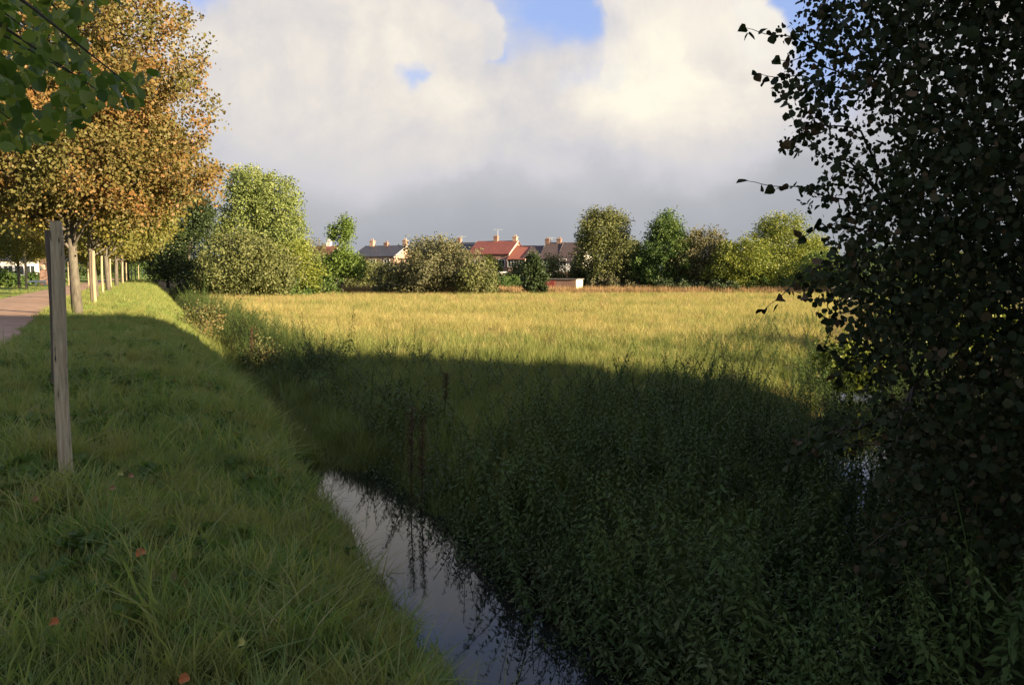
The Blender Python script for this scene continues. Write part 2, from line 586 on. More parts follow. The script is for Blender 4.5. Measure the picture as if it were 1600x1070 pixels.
# water: one sheet in the two joined ditches
wv, wf = [], []
WZ = -1.0
dl = [-12, -6, -2, 1, 2.65, 4, 6, 9, 13, 20, 30, 40]
for d in dl:
    wv += [(Xd(d) - 1.0, d, WZ), (Xd(d) + 1.0, d, WZ)]
wf += [(2 * i, 2 * i + 1, 2 * i + 3, 2 * i + 2) for i in range(len(dl) - 1)]
b0 = len(wv)
dr = [3.4, 5, 8, 12, 18, 30, 40]
for d in dr:
    wv += [(max(Xr(d) - .9, Xd(d) + 1.002), d, WZ), (Xr(d) + .9, d, WZ)]
wf += [(b0 + 2 * i, b0 + 2 * i + 1, b0 + 2 * i + 3, b0 + 2 * i + 2) for i in range(len(dr) - 1)]
wme = bpy.data.meshes.new('water')
wme.from_pydata(wv, [], wf)
m, N = new_mat('ditch_water')
g = N.n('ShaderNodeNewGeometry').outputs['Position']
p = N.n('ShaderNodeBsdfPrincipled')
p.inputs['Base Color'].default_value = (0.012, 0.013, 0.010, 1)
p.inputs['Roughness'].default_value = 0.035
p.inputs['IOR'].default_value = 1.36
b = N.n('ShaderNodeBump')
b.inputs['Strength'].default_value = 0.035
b.inputs['Distance'].default_value = 0.02
N.put(b.inputs['Height'], N.noise(g, 5.5, 3, 0.5))
N.put(p.inputs['Normal'], b.outputs[0])
o_ = N.n('ShaderNodeOutputMaterial')
N.put(o_.inputs[0], p.outputs[0])
tag(link('water', wme, m), kind='structure')

# path
pv, pf = [], []
pd = list(np.arange(-12, 60, 1.0)) + list(np.arange(60, 131, 5.0))
offs = [-2.62, -2.5, -1.25, 0.0, 0.1]
for d in pd:
    xr = float(path_right(d)) + 0.05 * math.sin(d * 1.7) * math.sin(d * .6)
    z = float(zV(d))
    for k, of in enumerate(offs):
        pv.append((xr + of, d, z + (-0.05 if k in (0, 4) else (0.045 if k == 2 else 0.025))))
for i in range(len(pd) - 1):
    for k in range(4):
        a = i * 5 + k
        pf.append((a, a + 1, a + 6, a + 5))
pme = bpy.data.meshes.new('path')
pme.from_pydata(pv, [], pf)
tag(link('path', pme, solid_mat('path_gravel', (0.30, 0.19, 0.13), (0.42, 0.28, 0.20), 3.0, 0.95, 0.35, detail=10)), kind='structure')

# ------------------------------------------------------------------ plant pieces
def blade_tuft(n, rad, h0, h1, w, lean=0.5, seg=3, heads=0):
    """a tuft of curved tapering blades"""
    V, Q, T, A = [], [], [], []
    for k in range(n):
        a, r = random.uniform(0, 2 * math.pi), rad * math.sqrt(random.random())
        bx, by = r * math.cos(a), r * math.sin(a)
        h = random.uniform(h0, h1)
        la = random.uniform(0, 2 * math.pi)
        ln = random.uniform(0.15, 1.0) * lean * h
        wa = random.uniform(0, math.pi)
        cw, sw = math.cos(wa), math.sin(wa)
        rv = random.random()
        base = len(V)
        for i in range(seg):
            t = i / seg
            px_, py_ = bx + math.cos(la) * ln * t ** 2, by + math.sin(la) * ln * t ** 2
            z = h * (t - 0.25 * lean * t ** 3) - 0.03
            ww = w * (1 - t * 0.75) * 0.5
            V += [(px_ - cw * ww, py_ - sw * ww, z), (px_ + cw * ww, py_ + sw * ww, z)]
            A += [rv, rv]
        V.append((bx + math.cos(la) * ln, by + math.sin(la) * ln, h * (1 - 0.25 * lean)))
        A.append(rv)
        for i in range(seg - 1):
            Q.append((base + 2 * i, base + 2 * i + 1, base + 2 * i + 3, base + 2 * i + 2))
        T.append((base + 2 * (seg - 1), base + 2 * seg - 1, base + 2 * seg))
    return nmesh('tuft', V, [np.array(Q), np.array(T)], {'rnd': A})


LEAF4 = np.array([(0, 0, 0), (0.36, 0.34, 0.06), (0.3, 0.72, 0.03), (0, 1.0, -0.06), (-0.3, 0.72, 0.03), (-0.36, 0.34, 0.06), (0, 0.5, -0.05)])
LEAF4_F = np.array([(0, 1, 6), (1, 2, 6), (2, 3, 6), (3, 4, 6), (4, 5, 6), (5, 0, 6)])


def leaves_mesh(name, P, size, rnd, dirs=None, droop=0.3, shape='quad', jitter=0.9, width=0.75):
    """P (n,3) positions; one leaf each; returns mesh"""
    n = len(P)
    size = np.broadcast_to(size, (n,)) * RNG.uniform(0.65, 1.25, n)
    d = RNG.normal(size=(n, 3)) * jitter
    if dirs is not None:
        d += dirs
    d[:, 2] -= droop
    d /= np.linalg.norm(d, axis=1)[:, None] + 1e-9
    u = RNG.normal(size=(n, 3))
    u[:, 2] *= 0.4
    s = np.cross(d, u)
    s /= np.linalg.norm(s, axis=1)[:, None] + 1e-9
    nn = np.cross(s, d)
    if shape == 'quad':
        loc = np.array([(0, 0, 0), (0.5, 0.5, 0.08), (0, 1, 0), (-0.5, 0.5, 0.08)])
        fc = np.array([(0, 1, 2, 3)])
    else:
        loc, fc = LEAF4 * np.array([1.15, 1, 1]), LEAF4_F
    k = len(loc)
    V = P[:, None, :] + (loc[None, :, 0, None] * width * s[:, None, :] + loc[None, :, 1, None] * d[:, None, :] + loc[None, :, 2, None] * nn[:, None, :]) * size[:, None, None]
    Fc = (np.arange(n) * k)[:, None, None] + fc[None]
    return nmesh(name, V.reshape(-1, 3), Fc.reshape(-1, fc.shape[1]), {'rnd': np.repeat(rnd, k)})


def nettle(h, npair, leaf, lean=0.25, w=0.42):
    """one tall leafy stem with opposite drooping toothed leaves"""
    V, T, A = [], [], []
    la = random.uniform(0, 6.28)
    rv0 = random.random()
    def stem(t):
        return Vector((math.cos(la) * lean * h * t * t, math.sin(la) * lean * h * t * t, h * t - 0.05))
    sw = 0.004
    for i in range(5):
        p = stem(i / 4)
        V += [(p.x - sw, p.y, p.z), (p.x + sw, p.y, p.z), (p.x, p.y + sw * 1.5, p.z)]
        A += [0.3] * 3
    for i in range(4):
        for k in range(3):
            a, b = i * 3 + k, i * 3 + (k + 1) % 3
            T += [(a, b, b + 3), (a, b + 3, a + 3)]
    for i in range(npair):
        t = 0.22 + 0.78 * (i + 0.5) / npair
        p = stem(t)
        base_ang = i * math.pi / 2 + random.uniform(-.4, .4)
        L = leaf * (1.15 - 0.65 * max(0, t - 0.5) * 2) * random.uniform(.75, 1.2)
        for sgn in (0, math.pi):
            a = base_ang + sgn + random.uniform(-.3, .3)
            dz = random.uniform(-0.75, 0.05) + (0.5 if t > 0.93 else 0)
            d = Vector((math.cos(a), math.sin(a), dz)).normalized()
            s = d.cross(Vector((0, 0, 1))).normalized()
            n = s.cross(d)
            p0 = p + d * L * 0.25
            pts = [p0, p0 + d * L * 0.35 + s * L * w * .5, p0 + d * L + n * L * (-0.18), p0 + d * L * 0.35 - s * L * w * .5, p0 + d * L * 0.5 - n * L * 0.08]
            b = len(V)
            rv = min(1, max(0, rv0 * .5 + random.random() * .5))
            V += [tuple(q) for q in pts]
            A += [rv] * 5
            T += [(b, b + 1, b + 4), (b + 1, b + 2, b + 4), (b + 2, b + 3, b + 4), (b + 3, b, b + 4)]
    return nmesh('nettle', V, np.array(T), {'rnd': A})


def source(name, meshes, mat):
    col = bpy.data.collections.new(name)
    for i, me in enumerate(meshes):
        if not me.materials:
            me.materials.append(mat)
        o = bpy.data.objects.new('%s_source_%02d' % (name, i), me)
        col.objects.link(o)
    return col


def scatter(name, P, scl, col, nvar, label, cat, tilt=0.15, idx=None):
    n = len(P)
    me = bpy.data.meshes.new(name)
    me.vertices.add(n)
    me.vertices.foreach_set('co', np.asarray(P, np.float32).ravel())
    rot = np.stack([RNG.normal(0, tilt, n), RNG.normal(0, tilt, n), RNG.uniform(0, 6.28, n)], -1)
    a = me.attributes.new('rot', 'FLOAT_VECTOR', 'POINT')
    a.data.foreach_set('vector', rot.astype(np.float32).ravel())
    a = me.attributes.new('scl', 'FLOAT', 'POINT')
    a.data.foreach_set('value', np.asarray(scl, np.float32))
    a = me.attributes.new('idx', 'INT', 'POINT')
    if idx is None:
        idx = RNG.integers(0, nvar, n)
    a.data.foreach_set('value', np.asarray(idx, np.int32))
    o = link(name, me)
    ng = bpy.data.node_groups.new(name + '_scatter', 'GeometryNodeTree')
    ng.interface.new_socket('Geometry', in_out='INPUT', socket_type='NodeSocketGeometry')
    ng.interface.new_socket('Geometry', in_out='OUTPUT', socket_type='NodeSocketGeometry')
    gi = ng.nodes.new('NodeGroupInput')
    go = ng.nodes.new('NodeGroupOutput')
    iop = ng.nodes.new('GeometryNodeInstanceOnPoints')
    ci = ng.nodes.new('GeometryNodeCollectionInfo')
    ci.inputs['Collection'].default_value = col
    ci.inputs['Separate Children'].default_value = True
    ci.inputs['Reset Children'].default_value = True
    def attr(nm, ty):
        q = ng.nodes.new('GeometryNodeInputNamedAttribute')
        q.data_type = ty
        q.inputs['Name'].default_value = nm
        return q.outputs['Attribute']
    L = ng.links.new
    L(gi.outputs[0], iop.inputs['Points'])
    L(ci.outputs[0], iop.inputs['Instance'])
    iop.inputs['Pick Instance'].default_value = True
    L(attr('idx', 'INT'), iop.inputs['Instance Index'])
    e2r = ng.nodes.new('FunctionNodeEulerToRotation')
    L(attr('rot', 'FLOAT_VECTOR'), e2r.inputs[0])
    L(e2r.outputs[0], iop.inputs['Rotation'])
    L(attr('scl', 'FLOAT'), iop.inputs['Scale'])
    L(iop.outputs[0], go.inputs[0])
    md = o.modifiers.new('scatter', 'NODES')
    md.node_group = ng
    return tag(o, label, cat, kind='stuff')


def rnd_area(x0, x1, y0, y1, dens):
    n = int((x1 - x0) * (y1 - y0) * dens)
    return RNG.uniform(x0, x1, n), RNG.uniform(y0, y1, n)


def in_view(x, y, margin=120, z=0.0):
    px, py = to_px(np.stack([x, y, np.full_like(x, z)], -1))
    return (px > -margin) & (px < 1600 + margin) & (y > 0.4)


# ---- verge grass
M['grass'] = leaf_mat('verge_grass', [(0, (0.09, 0.15, 0.04)), (0.4, (0.20, 0.29, 0.08)), (0.7, (0.36, 0.39, 0.12)), (0.9, (0.50, 0.42, 0.20)), (1, (0.60, 0.48, 0.30))], 0.5, 0.5,
                      1.1, (0.34, 0.32, 0.11), inst=True, hue2=(0.12, 0.26, 0.06))
tufts = [blade_tuft(34, 0.13, 0.07, 0.19, 0.010, 0.9) for _ in range(4)] + [blade_tuft(24, 0.08, 0.16, 0.38, 0.011, 1.1, 4) for _ in range(3)]
gcol = source('verge_tufts', tufts, M['grass'])
P, Sc, Ix = [], [], []
for (d0, d1, dens, sc) in [(2.0, 8, 110, 1.0), (8, 15, 60, 1.15), (15, 28, 42, 0.85), (28, 50, 22, 1.05), (50, 112, 9, 1.3)]:
    n = int((d1 - d0) * 6.0 * dens)
    y = RNG.uniform(d0, d1, n)
    q = RNG.uniform(-5.6, -0.34 + 0.2 * (d0 >= 8), n)
    q = np.where(q > -.75, q + .16 * nz2(q * 0, y, 4.5, 3), q)
    x = q / 0.915 + Xd(y)
    ok = (x > path_right(y) + 0.1 + 0.12 * np.sin(y * 3)) & in_view(x, y, 260)
    x, y, q = x[ok], y[ok], q[ok]
    clump = nz2(x, y, 2.1, 3)
    tall = (RNG.random(len(x)) < 0.16 + 0.4 * clump + 0.3 * sstep(q, -1.8, -1.0))
    P.append(np.stack([x, y, ground_z(x, y)], -1))
    Sc.append(sc * RNG.uniform(0.65, 1.3, len(x)) * (1 + 0.28 * clump + .15 * nz2(x, y, 5.3, 6)) * np.where((q > -1.0) & (y < 9.5), .8 + .45 * nz2(x, y, 3.3, 12), 1) * np.clip(np.hypot(x + 3.5, y - 6.6) / .55, .25, 1))
    tall &= (y < 16) | (RNG.random(len(x)) < .25)
    Ix.append(np.where(tall, RNG.integers(4, 7, len(x)), RNG.integers(0, 4, len(x))))
    # mown edge on the other side of the path
    n = int((d1 - d0) * 16 * dens * 0.35)
    y = RNG.uniform(d0, d1, n)
    x = path_right(y) - 2.6 - RNG.uniform(0, 16, n)
    ok = in_view(x, y, 60)
    x, y = x[ok], y[ok]
    P.append(np.stack([x, y, ground_z(x, y)], -1))
    Sc.append(sc * RNG.uniform(0.35, 0.6, len(x)))
    Ix.append(RNG.integers(0, 4, len(x)))
scatter('verge_grass', np.concatenate(P), np.concatenate(Sc), gcol, 7, 'long rough green grass on the verge and bank left of the water', 'grass', 0.2, np.concatenate(Ix))

# low broad-leaved weeds in the verge
M['weed'] = leaf_mat('verge_weed', [(0, (0.08, 0.13, 0.035)), (0.7, (0.13, 0.20, 0.05)), (1, (0.24, 0.18, 0.07))], 0.4, 0.5, inst=True)
rosettes = []
for _ in range(4):
    P0 = np.zeros((16, 3)) + RNG.normal(0, 0.05, (16, 3)) * (1, 1, 0.3) + (0, 0, 0.05)
    a = RNG.uniform(0, 6.28, 16)
    rosettes.append(leaves_mesh('weed', P0, 0.10, RNG.random(16), np.stack([np.cos(a), np.sin(a), np.full(16, .7)], -1) * 2, 0, 'leaf', 0.4, 0.7))
n = 1300
y = RNG.uniform(2.5, 16, n)
q = RNG.uniform(-5, -0.8, n)
x = q / 0.915 + Xd(y)
ok = (x > path_right(y) + 0.2) & in_view(x, y) & (nz2(x, y, 1.9, 7) > 0.05)
x, y = x[ok], y[ok]
scatter('verge_weeds', np.stack([x, y, ground_z(x, y) + 0.03], -1), RNG.uniform(0.5, 0.95, len(x)), source('weed_rosettes', rosettes, M['weed']), 4,
        'patches of low broad-leaved weeds scattered in the verge grass', 'weeds', 0.2)

# ---- meadow grass
M['meadow'] = leaf_mat('meadow_grass', [(0, (0.20, 0.18, 0.055)), (0.35, (0.39, 0.34, 0.135)), (0.75, (0.54, 0.45, 0.20)), (1, (0.62, 0.43, 0.24))], 0.45, 0.6,
                       0.16, (0.40, 0.33, 0.13), inst=True, hue2=(0.24, 0.28, 0.075))
M['meadow_green'] = leaf_mat('meadow_green', [(0, (0.08, 0.12, 0.03)), (0.6, (0.19, 0.23, 0.06)), (1, (0.38, 0.33, 0.13))], 0.35, 0.55,
                             0.5, (0.15, 0.17, 0.045), inst=True)
mt = [blade_tuft(36, 0.24, 0.18, 0.48, 0.011, 1.0) for _ in range(4)]
mg = [blade_tuft(34, 0.2, 0.2, 0.5, 0.010, 0.6) for _ in range(3)]
for q_ in mg: q_.materials.append(M['meadow_green'])
mcol = source('meadow_tufts', mt + mg, M['meadow'])
P, Sc, Ix = [], [], []
for (d0, d1, x0, x1, dens, sc) in [(7, 20, -8, 9, 26, 0.9), (20, 42, -18, 20, 10, 1.15), (42, 66, -28, 36, 5, 1.5), (66, 96, -42, 50, 3.2, 1.8)]:
    x, y = rnd_area(x0, x1, d0, d1, dens)
    q = (x - Xd(y)) * .915
    t = (x - Xr(y)) * .925
    ok = (q > 1.2) & (t < -0.75) & in_view(x, y)
    x, y, q = x[ok], y[ok], q[ok]
    P.append(np.stack([x, y, ground_z(x, y)], -1))
    Sc.append(.84 * sc * RNG.uniform(0.65, 1.2, len(x)) * (1 + .22 * nz2(x, y, .33, 4) + .15 * nz2(x, y, 1.4, 2)))
    pg = 1.1 - sstep(y, 14, 30) * 0.95 + 0.38 * nz2(x, y, 0.25, 4) + .15 * nz2(x, y, .9, 1) + 0.4 * (1 - sstep(q, 1, 3.5))
    Ix.append(np.where(RNG.random(len(x)) < pg, RNG.integers(4, 7, len(x)), RNG.integers(0, 4, len(x))))
y = RNG.uniform(4, 16, 9000)
q = RNG.uniform(0.5, 7.5, 9000)
x = q / .915 + Xd(y)
ok = ((x - Xr(y)) * .925 < -1.2) & in_view(x, y) & (x < 1.6) & (y > 7.6 + .6 * nz2(x, y, 1.1, 9) + .9 * np.clip(x + .5, 0, 3))
x, y, q = x[ok], y[ok], q[ok]
P.append(np.stack([x, y, ground_z(x, y)], -1))
Sc.append(RNG.uniform(0.5, 0.95, len(x)) * (1 + .25 * nz2(x, y, 1.3, 8)))
Ix.append(RNG.integers(4, 7, len(x)))
y = np.where(RNG.random(1700) < .3, RNG.uniform(10.6, 13, 1700), RNG.uniform(10.8, 40, 1700))
q = RNG.uniform(-.7, .55, 1700)
x = q / .915 + Xd(y)
P.append(np.stack([x, y, ground_z(x, y)], -1))
Sc.append(RNG.uniform(0.8, 1.4, len(x)) * np.interp(y, [11, 20, 40], [1, 1.2, 1.6]))
Ix.append(RNG.integers(4, 7, len(x)))
scatter('meadow_grass', np.concatenate(P), np.concatenate(Sc), mcol, 7, 'tall golden meadow grass catching the low sun', 'grass', 0.12, np.concatenate(Ix))

# tan seeding grass along the far edge of the meadow
M['tan'] = leaf_mat('tan_grass', [(0, (0.26, 0.17, 0.085)), (1, (0.38, 0.25, 0.13))], 0.3, 0.7, inst=True)
x, y = rnd_area(-36, 46, 93, 100, 5)
x2, y2 = rnd_area(-30, 36, 50, 93, .10)
x, y = np.concatenate([x, x2]), np.concatenate([y, y2])
ok = ((x - Xd(y)) * .915 > 2) & ((x - Xr(y)) * .925 < -2)
x, y = x[ok], y[ok]
scatter('seeding_grass', np.stack([x, y, ground_z(x, y)], -1), np.where(y > 93, RNG.uniform(1.6, 2.6, len(x)), RNG.uniform(.9, 1.7, len(x))),
        source('tan_tufts', [blade_tuft(30, 0.3, 0.25, 0.55, 0.02, 0.3) for _ in range(3)], M['tan']), 3, 'strip of tan seeding grass along the far edge of the meadow', 'grass', 0.1)

# ---- nettles and weeds on the banks and on the point between the ditches
M['nettle'] = leaf_mat('nettle_leaf', [(0, (0.030, 0.052, 0.016)), (0.6, (0.058, 0.092, 0.027)), (1, (0.10, 0.13, 0.038))], 0.25, 0.6, 0.9, (0.085, 0.12, 0.03), inst=True, spec=0.12)
M['weed_olive'] = leaf_mat('bank_weed', [(0, (0.04, 0.065, 0.02)), (0.6, (0.085, 0.11, 0.033)), (1, (0.16, 0.13, 0.06))], 0.25, 0.6, inst=True)
nets = [nettle(random.uniform(0.8, 1.15), random.randint(20, 26), random.uniform(0.065, 0.09), random.uniform(.15, .5)) for _ in range(6)]
low = [nettle(random.uniform(0.35, 0.6), random.randint(8, 11), random.uniform(0.06, 0.08), 0.5) for _ in range(4)]
for q_ in low: q_.materials.append(M['weed_olive'])
straws = [blade_tuft(9, 0.12, 0.6, 1.15, 0.007, .35, 4) for _ in range(2)]
M['straw'] = leaf_mat('dead_straw', [(0, (.16, .11, .06)), (1, (.32, .24, .13))], .2, .7, inst=True)
for q_ in straws: q_.materials.append(M['straw'])
ncol = source('nettle_stems', nets + low + straws, M['nettle'])
P, Sc, Ix = [], [], []
x, y = rnd_area(-2, 7, 3.2, 15, 46)
q = (x - Xd(y)) * .915
t = (x - Xr(y)) * .925
edge = nz2(x, y, 1.1, 9)
# the thick nettle bed: a wedge reaching back along the right ditch
bed = (q > np.where(y < 8.5, 0.24, 0.7)) & (t < np.where(y < 9.6, 0.12, -0.30)) & (y < 11.2 + 0.5 * x * 0.6 + edge) & (x > -0.9 + 0.5 * edge + 0.42 * np.clip(y - 7.5, 0, None))
x1_, y1_ = x[bed], y[bed]
P.append(np.stack([x1_, y1_, ground_z(x1_, y1_)], -1))
Sc.append(RNG.uniform(0.6, 1.1, len(x1_)) * (0.86 + 0.15 * edge[bed] + .14 * nz2(x1_, y1_, 2.6, 4)))
Ix.append(np.where(RNG.random(len(x1_)) < .20, np.where(RNG.random(len(x1_)) < .06, 10, RNG.integers(6, 10, len(x1_))), RNG.integers(0, 6, len(x1_))))
# low weeds over the left part of the meadow corner and all along the ditch edge
for (d0, d1, dens, sc) in [(4, 18, 34, 1.0), (18, 40, 12, 1.25), (40, 104, 4, 1.8)]:
    n = int((d1 - d0) * 4.2 * dens)
    y = RNG.uniform(d0, d1, n)
    q = RNG.uniform(0.62, 4.2, n) if d0 < 10 else RNG.uniform(0.05, 2.0, n)
    x = q / .915 + Xd(y)
    keep = (RNG.random(n) < np.where(q < 1.4, 0.9, 0.28)) & in_view(x, y) & ((x - Xr(y)) * .925 < -0.6)
    keep &= ~((y < 9.5) & (q < 0.62)) & ~((y > 9.5) & (y < 11.5) & (q < .3))
    x, y, q = x[keep], y[keep], q[keep]
    P.append(np.stack([x, y, ground_z(x, y)], -1))
    Sc.append(sc * RNG.uniform(0.7, 1.3, len(x)))
    Ix.append(np.where(RNG.random(len(x)) < np.where(q < 1.3, .08, .02), RNG.integers(0, 6, len(x)), RNG.integers(6, 10, len(x))))
# right bank of the right ditch
for (d0, d1, dens) in [(2.2, 14, 26), (14, 40, 8)]:
    n = int((d1 - d0) * 5 * dens)
    y = RNG.uniform(d0, d1, n)
    t = RNG.uniform(0.05, 5.5, n)
    t = np.where((y > 9.3) & (y < 14), np.maximum(t, .38), t)
    x = t / .925 + Xr(y)
    keep = ((x - Xd(y)) * .915 > 0.7) & in_view(x, y, 200) & (RNG.random(n) < np.where(t < 2.5, 1, .4))
    x, y = x[keep], y[keep]
    P.append(np.stack([x, y, ground_z(x, y)], -1))
    Sc.append(RNG.uniform(0.5, 0.85, len(x)))
    Ix.append(RNG.integers(0, 10, len(x)))
y = RNG.uniform(4.6, 10.2, 420)
t = RNG.uniform(-0.6, 0.9, 420)
x = t / .925 + Xr(y)
ok = (x - Xd(y)) * .915 > .9
x, y = x[ok], y[ok]
P.append(np.stack([x, y, ground_z(x, y)], -1))
Sc.append(RNG.uniform(0.8, 1.15, len(x)))
Ix.append(RNG.integers(0, 6, len(x)))
y = RNG.uniform(13.5, 22, 320)
t = RNG.uniform(-1.1, 1.4, 320)
x = t / .925 + Xr(y)
P.append(np.stack([x, y, ground_z(x, y)], -1))
Sc.append(RNG.uniform(0.75, 1.1, len(x)))
Ix.append(RNG.integers(0, 10, len(x)))
y = 18 + 50 * RNG.random(1100) ** 1.6
q = RNG.uniform(0.15, 1.45, 1100)
x = q / .915 + Xd(y)
P.append(np.stack([x, y, ground_z(x, y)], -1))
Sc.append(RNG.uniform(0.4, 0.7, len(x)) * np.interp(y, [16, 66], [1, 1.7]))
Ix.append(RNG.integers(0, 6, len(x)))
y = RNG.uniform(4, 12, 900)
q = RNG.uniform(0.25, 0.78, 900)
x = q / .915 + Xd(y)
P.append(np.stack([x, y, ground_z(x, y)], -1))
Sc.append(RNG.uniform(0.45, 0.95, len(x)) * np.clip(1 + .5 * nz2(x, y, 2.9, 3), .3, 1.5))
Ix.append(RNG.integers(6, 10, len(x)))
# sunlit nettles behind the shadow edge, along the right ditch
x, y = rnd_area(1.5, 16, 11, 34, 9)
t = (x - Xr(y)) * .925
keep = (t < -0.3) & (t > -3.4 - nz2(x, y, .8, 2)) & (RNG.random(len(x)) < 0.8)
x, y = x[keep], y[keep]
P.append(np.stack([x, y, ground_z(x, y)], -1))
Sc.append(RNG.uniform(0.5, 0.85, len(x)))
Ix.append(RNG.integers(0, 10, len(x)))
scatter('nettle_bed', np.concatenate(P), np.concatenate(Sc), ncol, 12, 'thick dark nettles and leafy weeds on the point between the two ditches', 'nettles', 0.16, np.concatenate(Ix))


# ------------------------------------------------------------------ trees
def curved(a, b, sag=0.0, n=5, wob=0.1):
    a, b = Vector(a), Vector(b)
    L = (b - a).length
    out = []
    w1 = Vector((random.uniform(-1, 1), random.uniform(-1, 1), random.uniform(-.5, .5))) * L * wob
    for i in range(n):
        t = i / (n - 1)
        p = a.lerp(b, t) + w1 * math.sin(math.pi * t) + Vector((0, 0, sag * L * math.sin(math.pi * t)))
        out.append(p)
    return out


def tree_meshes(name, H, tr, crown0, blobs, nclump, nleaf, size, spread, droop=0.3, shape='quad', width=0.75, shell=0.55, limbs=26, forks=True, gap=0.0, vstretch=1.0, sprays=0):
    """returns (trunk mesh, crown mesh), built around the trunk foot at the origin.
    blobs = [(x,y,z,rx,ry,rz,weight)]"""
    wts = np.array([b[6] for b in blobs], float)
    wts /= wts.sum()
    pick = RNG.choice(len(blobs), nclump, p=wts)
    bl = np.array([b[:6] for b in blobs], float)[pick]
    d = RNG.normal(size=(nclump, 3))
    d /= np.linalg.norm(d, axis=1)[:, None]
    r = shell + (1 - shell) * RNG.random(nclump) ** 0.6
    r *= 1 + RNG.normal(0, 0.07, nclump)
    for _ in range(9):
        u = RNG.normal(size=3)
        u /= np.linalg.norm(u)
        r *= 1 + RNG.uniform(-0.26, 0.20) * np.exp((d @ u - 1) / 0.12)
    cc = bl[:, :3] + d * bl[:, 3:6] * r[:, None]
    # thin shoots standing out of the crown outline
    for k in RNG.choice(nclump, sprays, replace=False) if sprays else ():
        tgt = np.argsort(np.linalg.norm(cc - cc[k], axis=1))[1:4]
        outw = d[k] * [1, 1, .6] + [0, 0, .45]
        cc[tgt] = cc[k] + outw * np.array([[.25], [.5], [.8]])
    cc[:, 2] = np.maximum(cc[:, 2], crown0 * 0.85)
    ns = RNG.integers(int(nleaf * 0.5), int(nleaf * 1.5), nclump)
    rep = np.repeat(np.arange(nclump), ns)
    csz = spread * RNG.uniform(0.5, 1.35, nclump)
    off = np.clip(RNG.normal(size=(len(rep), 3)), -1.7, 1.7) * csz[rep][:, None] * np.array([1, 1, vstretch])
    off[:, 2] -= (vstretch > 1.2) * np.abs(off[:, 2]) * 0.6
    P = cc[rep] + off
    P[:, 2] = np.maximum(P[:, 2], 0.05)
    rnd = np.clip(RNG.random(nclump)[rep] * 0.6 + RNG.random(len(rep)) * 0.4, 0, 1)
    out = d[rep] * 0.6
    crown = leaves_mesh(name + '_crown', P, size, rnd, out, droop, shape, 0.9, width)
    mb = MB()
    top = Vector((random.uniform(-.03, .03) * H, random.uniform(-.03, .03) * H, H * 0.82))
    tp = curved((0, 0, -0.15), top, 0, 7, 0.015)
    mb.tube(tp, [tr * 1.25, tr, tr * .9, tr * .75, tr * .55, tr * .35, tr * .12], 9)
    sel = RNG.choice(nclump, min(limbs, nclump), replace=False)
    for k in sel:
        e = Vector(cc[k])
        zb = min(max(crown0 * 0.75, e.z * 0.62), H * 0.72)
        i = min(len(tp) - 2, int(zb / (H * 0.82) * 6))
        f = zb / (H * 0.82) * 6 - i
        s0 = tp[i].lerp(tp[i + 1], min(1, max(0, f)))
        mb.tube(curved(s0, e, 0.06, 5, 0.08), [tr * .38, tr * .3, tr * .22, tr * .13, tr * .05], 5, False)
    return mb.mesh(name + '_trunk', True), crown


def plant_tree(name, loc, label, cat, meshes, leafmat, barkmat='bark', group=None, rz=0, scale=1.0):
    e = empty(name, loc, label, cat, group, rz)
    e.scale = (scale,) * 3 if not hasattr(scale, '__len__') else scale
    link('trunk', meshes[0], M[barkmat], e)
    link('crown', meshes[1], leafmat, e)
    return e


L_orange = leaf_mat('autumn_leaf', [(0, (0.08, 0.07, 0.024)), (0.3, (0.14, 0.105, 0.034)), (0.6, (0.26, 0.14, 0.045)), (0.85, (0.22, 0.10, 0.038)), (1, (0.11, 0.12, 0.034))], 0.3, 0.5,
                    0.45, (0.13, 0.125, 0.038))
L_yellow = leaf_mat('yellowing_leaf', [(0, (0.09, 0.10, 0.024)), (0.6, (0.19, 0.165, 0.04)), (1, (0.27, 0.20, 0.05))], 0.34, 0.5, 0.5, (0.14, 0.15, 0.038))
L_willow = leaf_mat('willow_leaf', [(0, (0.10, 0.14, 0.04)), (0.6, (0.20, 0.245, 0.075)), (1, (0.30, 0.32, 0.11))], 0.32, 0.5)
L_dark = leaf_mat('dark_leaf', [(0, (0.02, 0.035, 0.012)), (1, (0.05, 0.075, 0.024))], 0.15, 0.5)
L_olive = leaf_mat('olive_leaf', [(0, (0.075, 0.09, 0.028)), (0.6, (0.13, 0.145, 0.05)), (1, (0.19, 0.19, 0.075))], 0.25, 0.55)
L_greyolive = leaf_mat('grey_olive_leaf', [(0, (0.075, 0.078, 0.038)), (0.6, (0.12, 0.12, 0.06)), (1, (0.17, 0.16, 0.08))], 0.2, 0.6)
L_green = leaf_mat('green_leaf', [(0, (0.045, 0.085, 0.022)), (0.6, (0.085, 0.14, 0.035)), (1, (0.15, 0.19, 0.05))], 0.28, 0.5)
L_lime = leaf_mat('fresh_green_leaf', [(0, (0.08, 0.13, 0.03)), (1, (0.17, 0.24, 0.055))], 0.3, 0.5)
L_ygreen = leaf_mat('yellow_green_leaf', [(0, (0.08, 0.11, 0.02)), (0.6, (0.17, 0.20, 0.035)), (1, (0.27, 0.27, 0.05))], 0.32, 0.5)
L_brown = leaf_mat('brown_leaf', [(0, (0.075, 0.07, 0.033)), (0.6, (0.12, 0.112, 0.05)), (1, (0.16, 0.145, 0.06))], 0.2, 0.6)
L_near = leaf_mat('near_lime_leaf', [(0, (0.07, 0.13, 0.025)), (0.5, (0.16, 0.24, 0.045)), (1, (0.32, 0.36, 0.08))], 0.5, 0.42, spec=0.4)
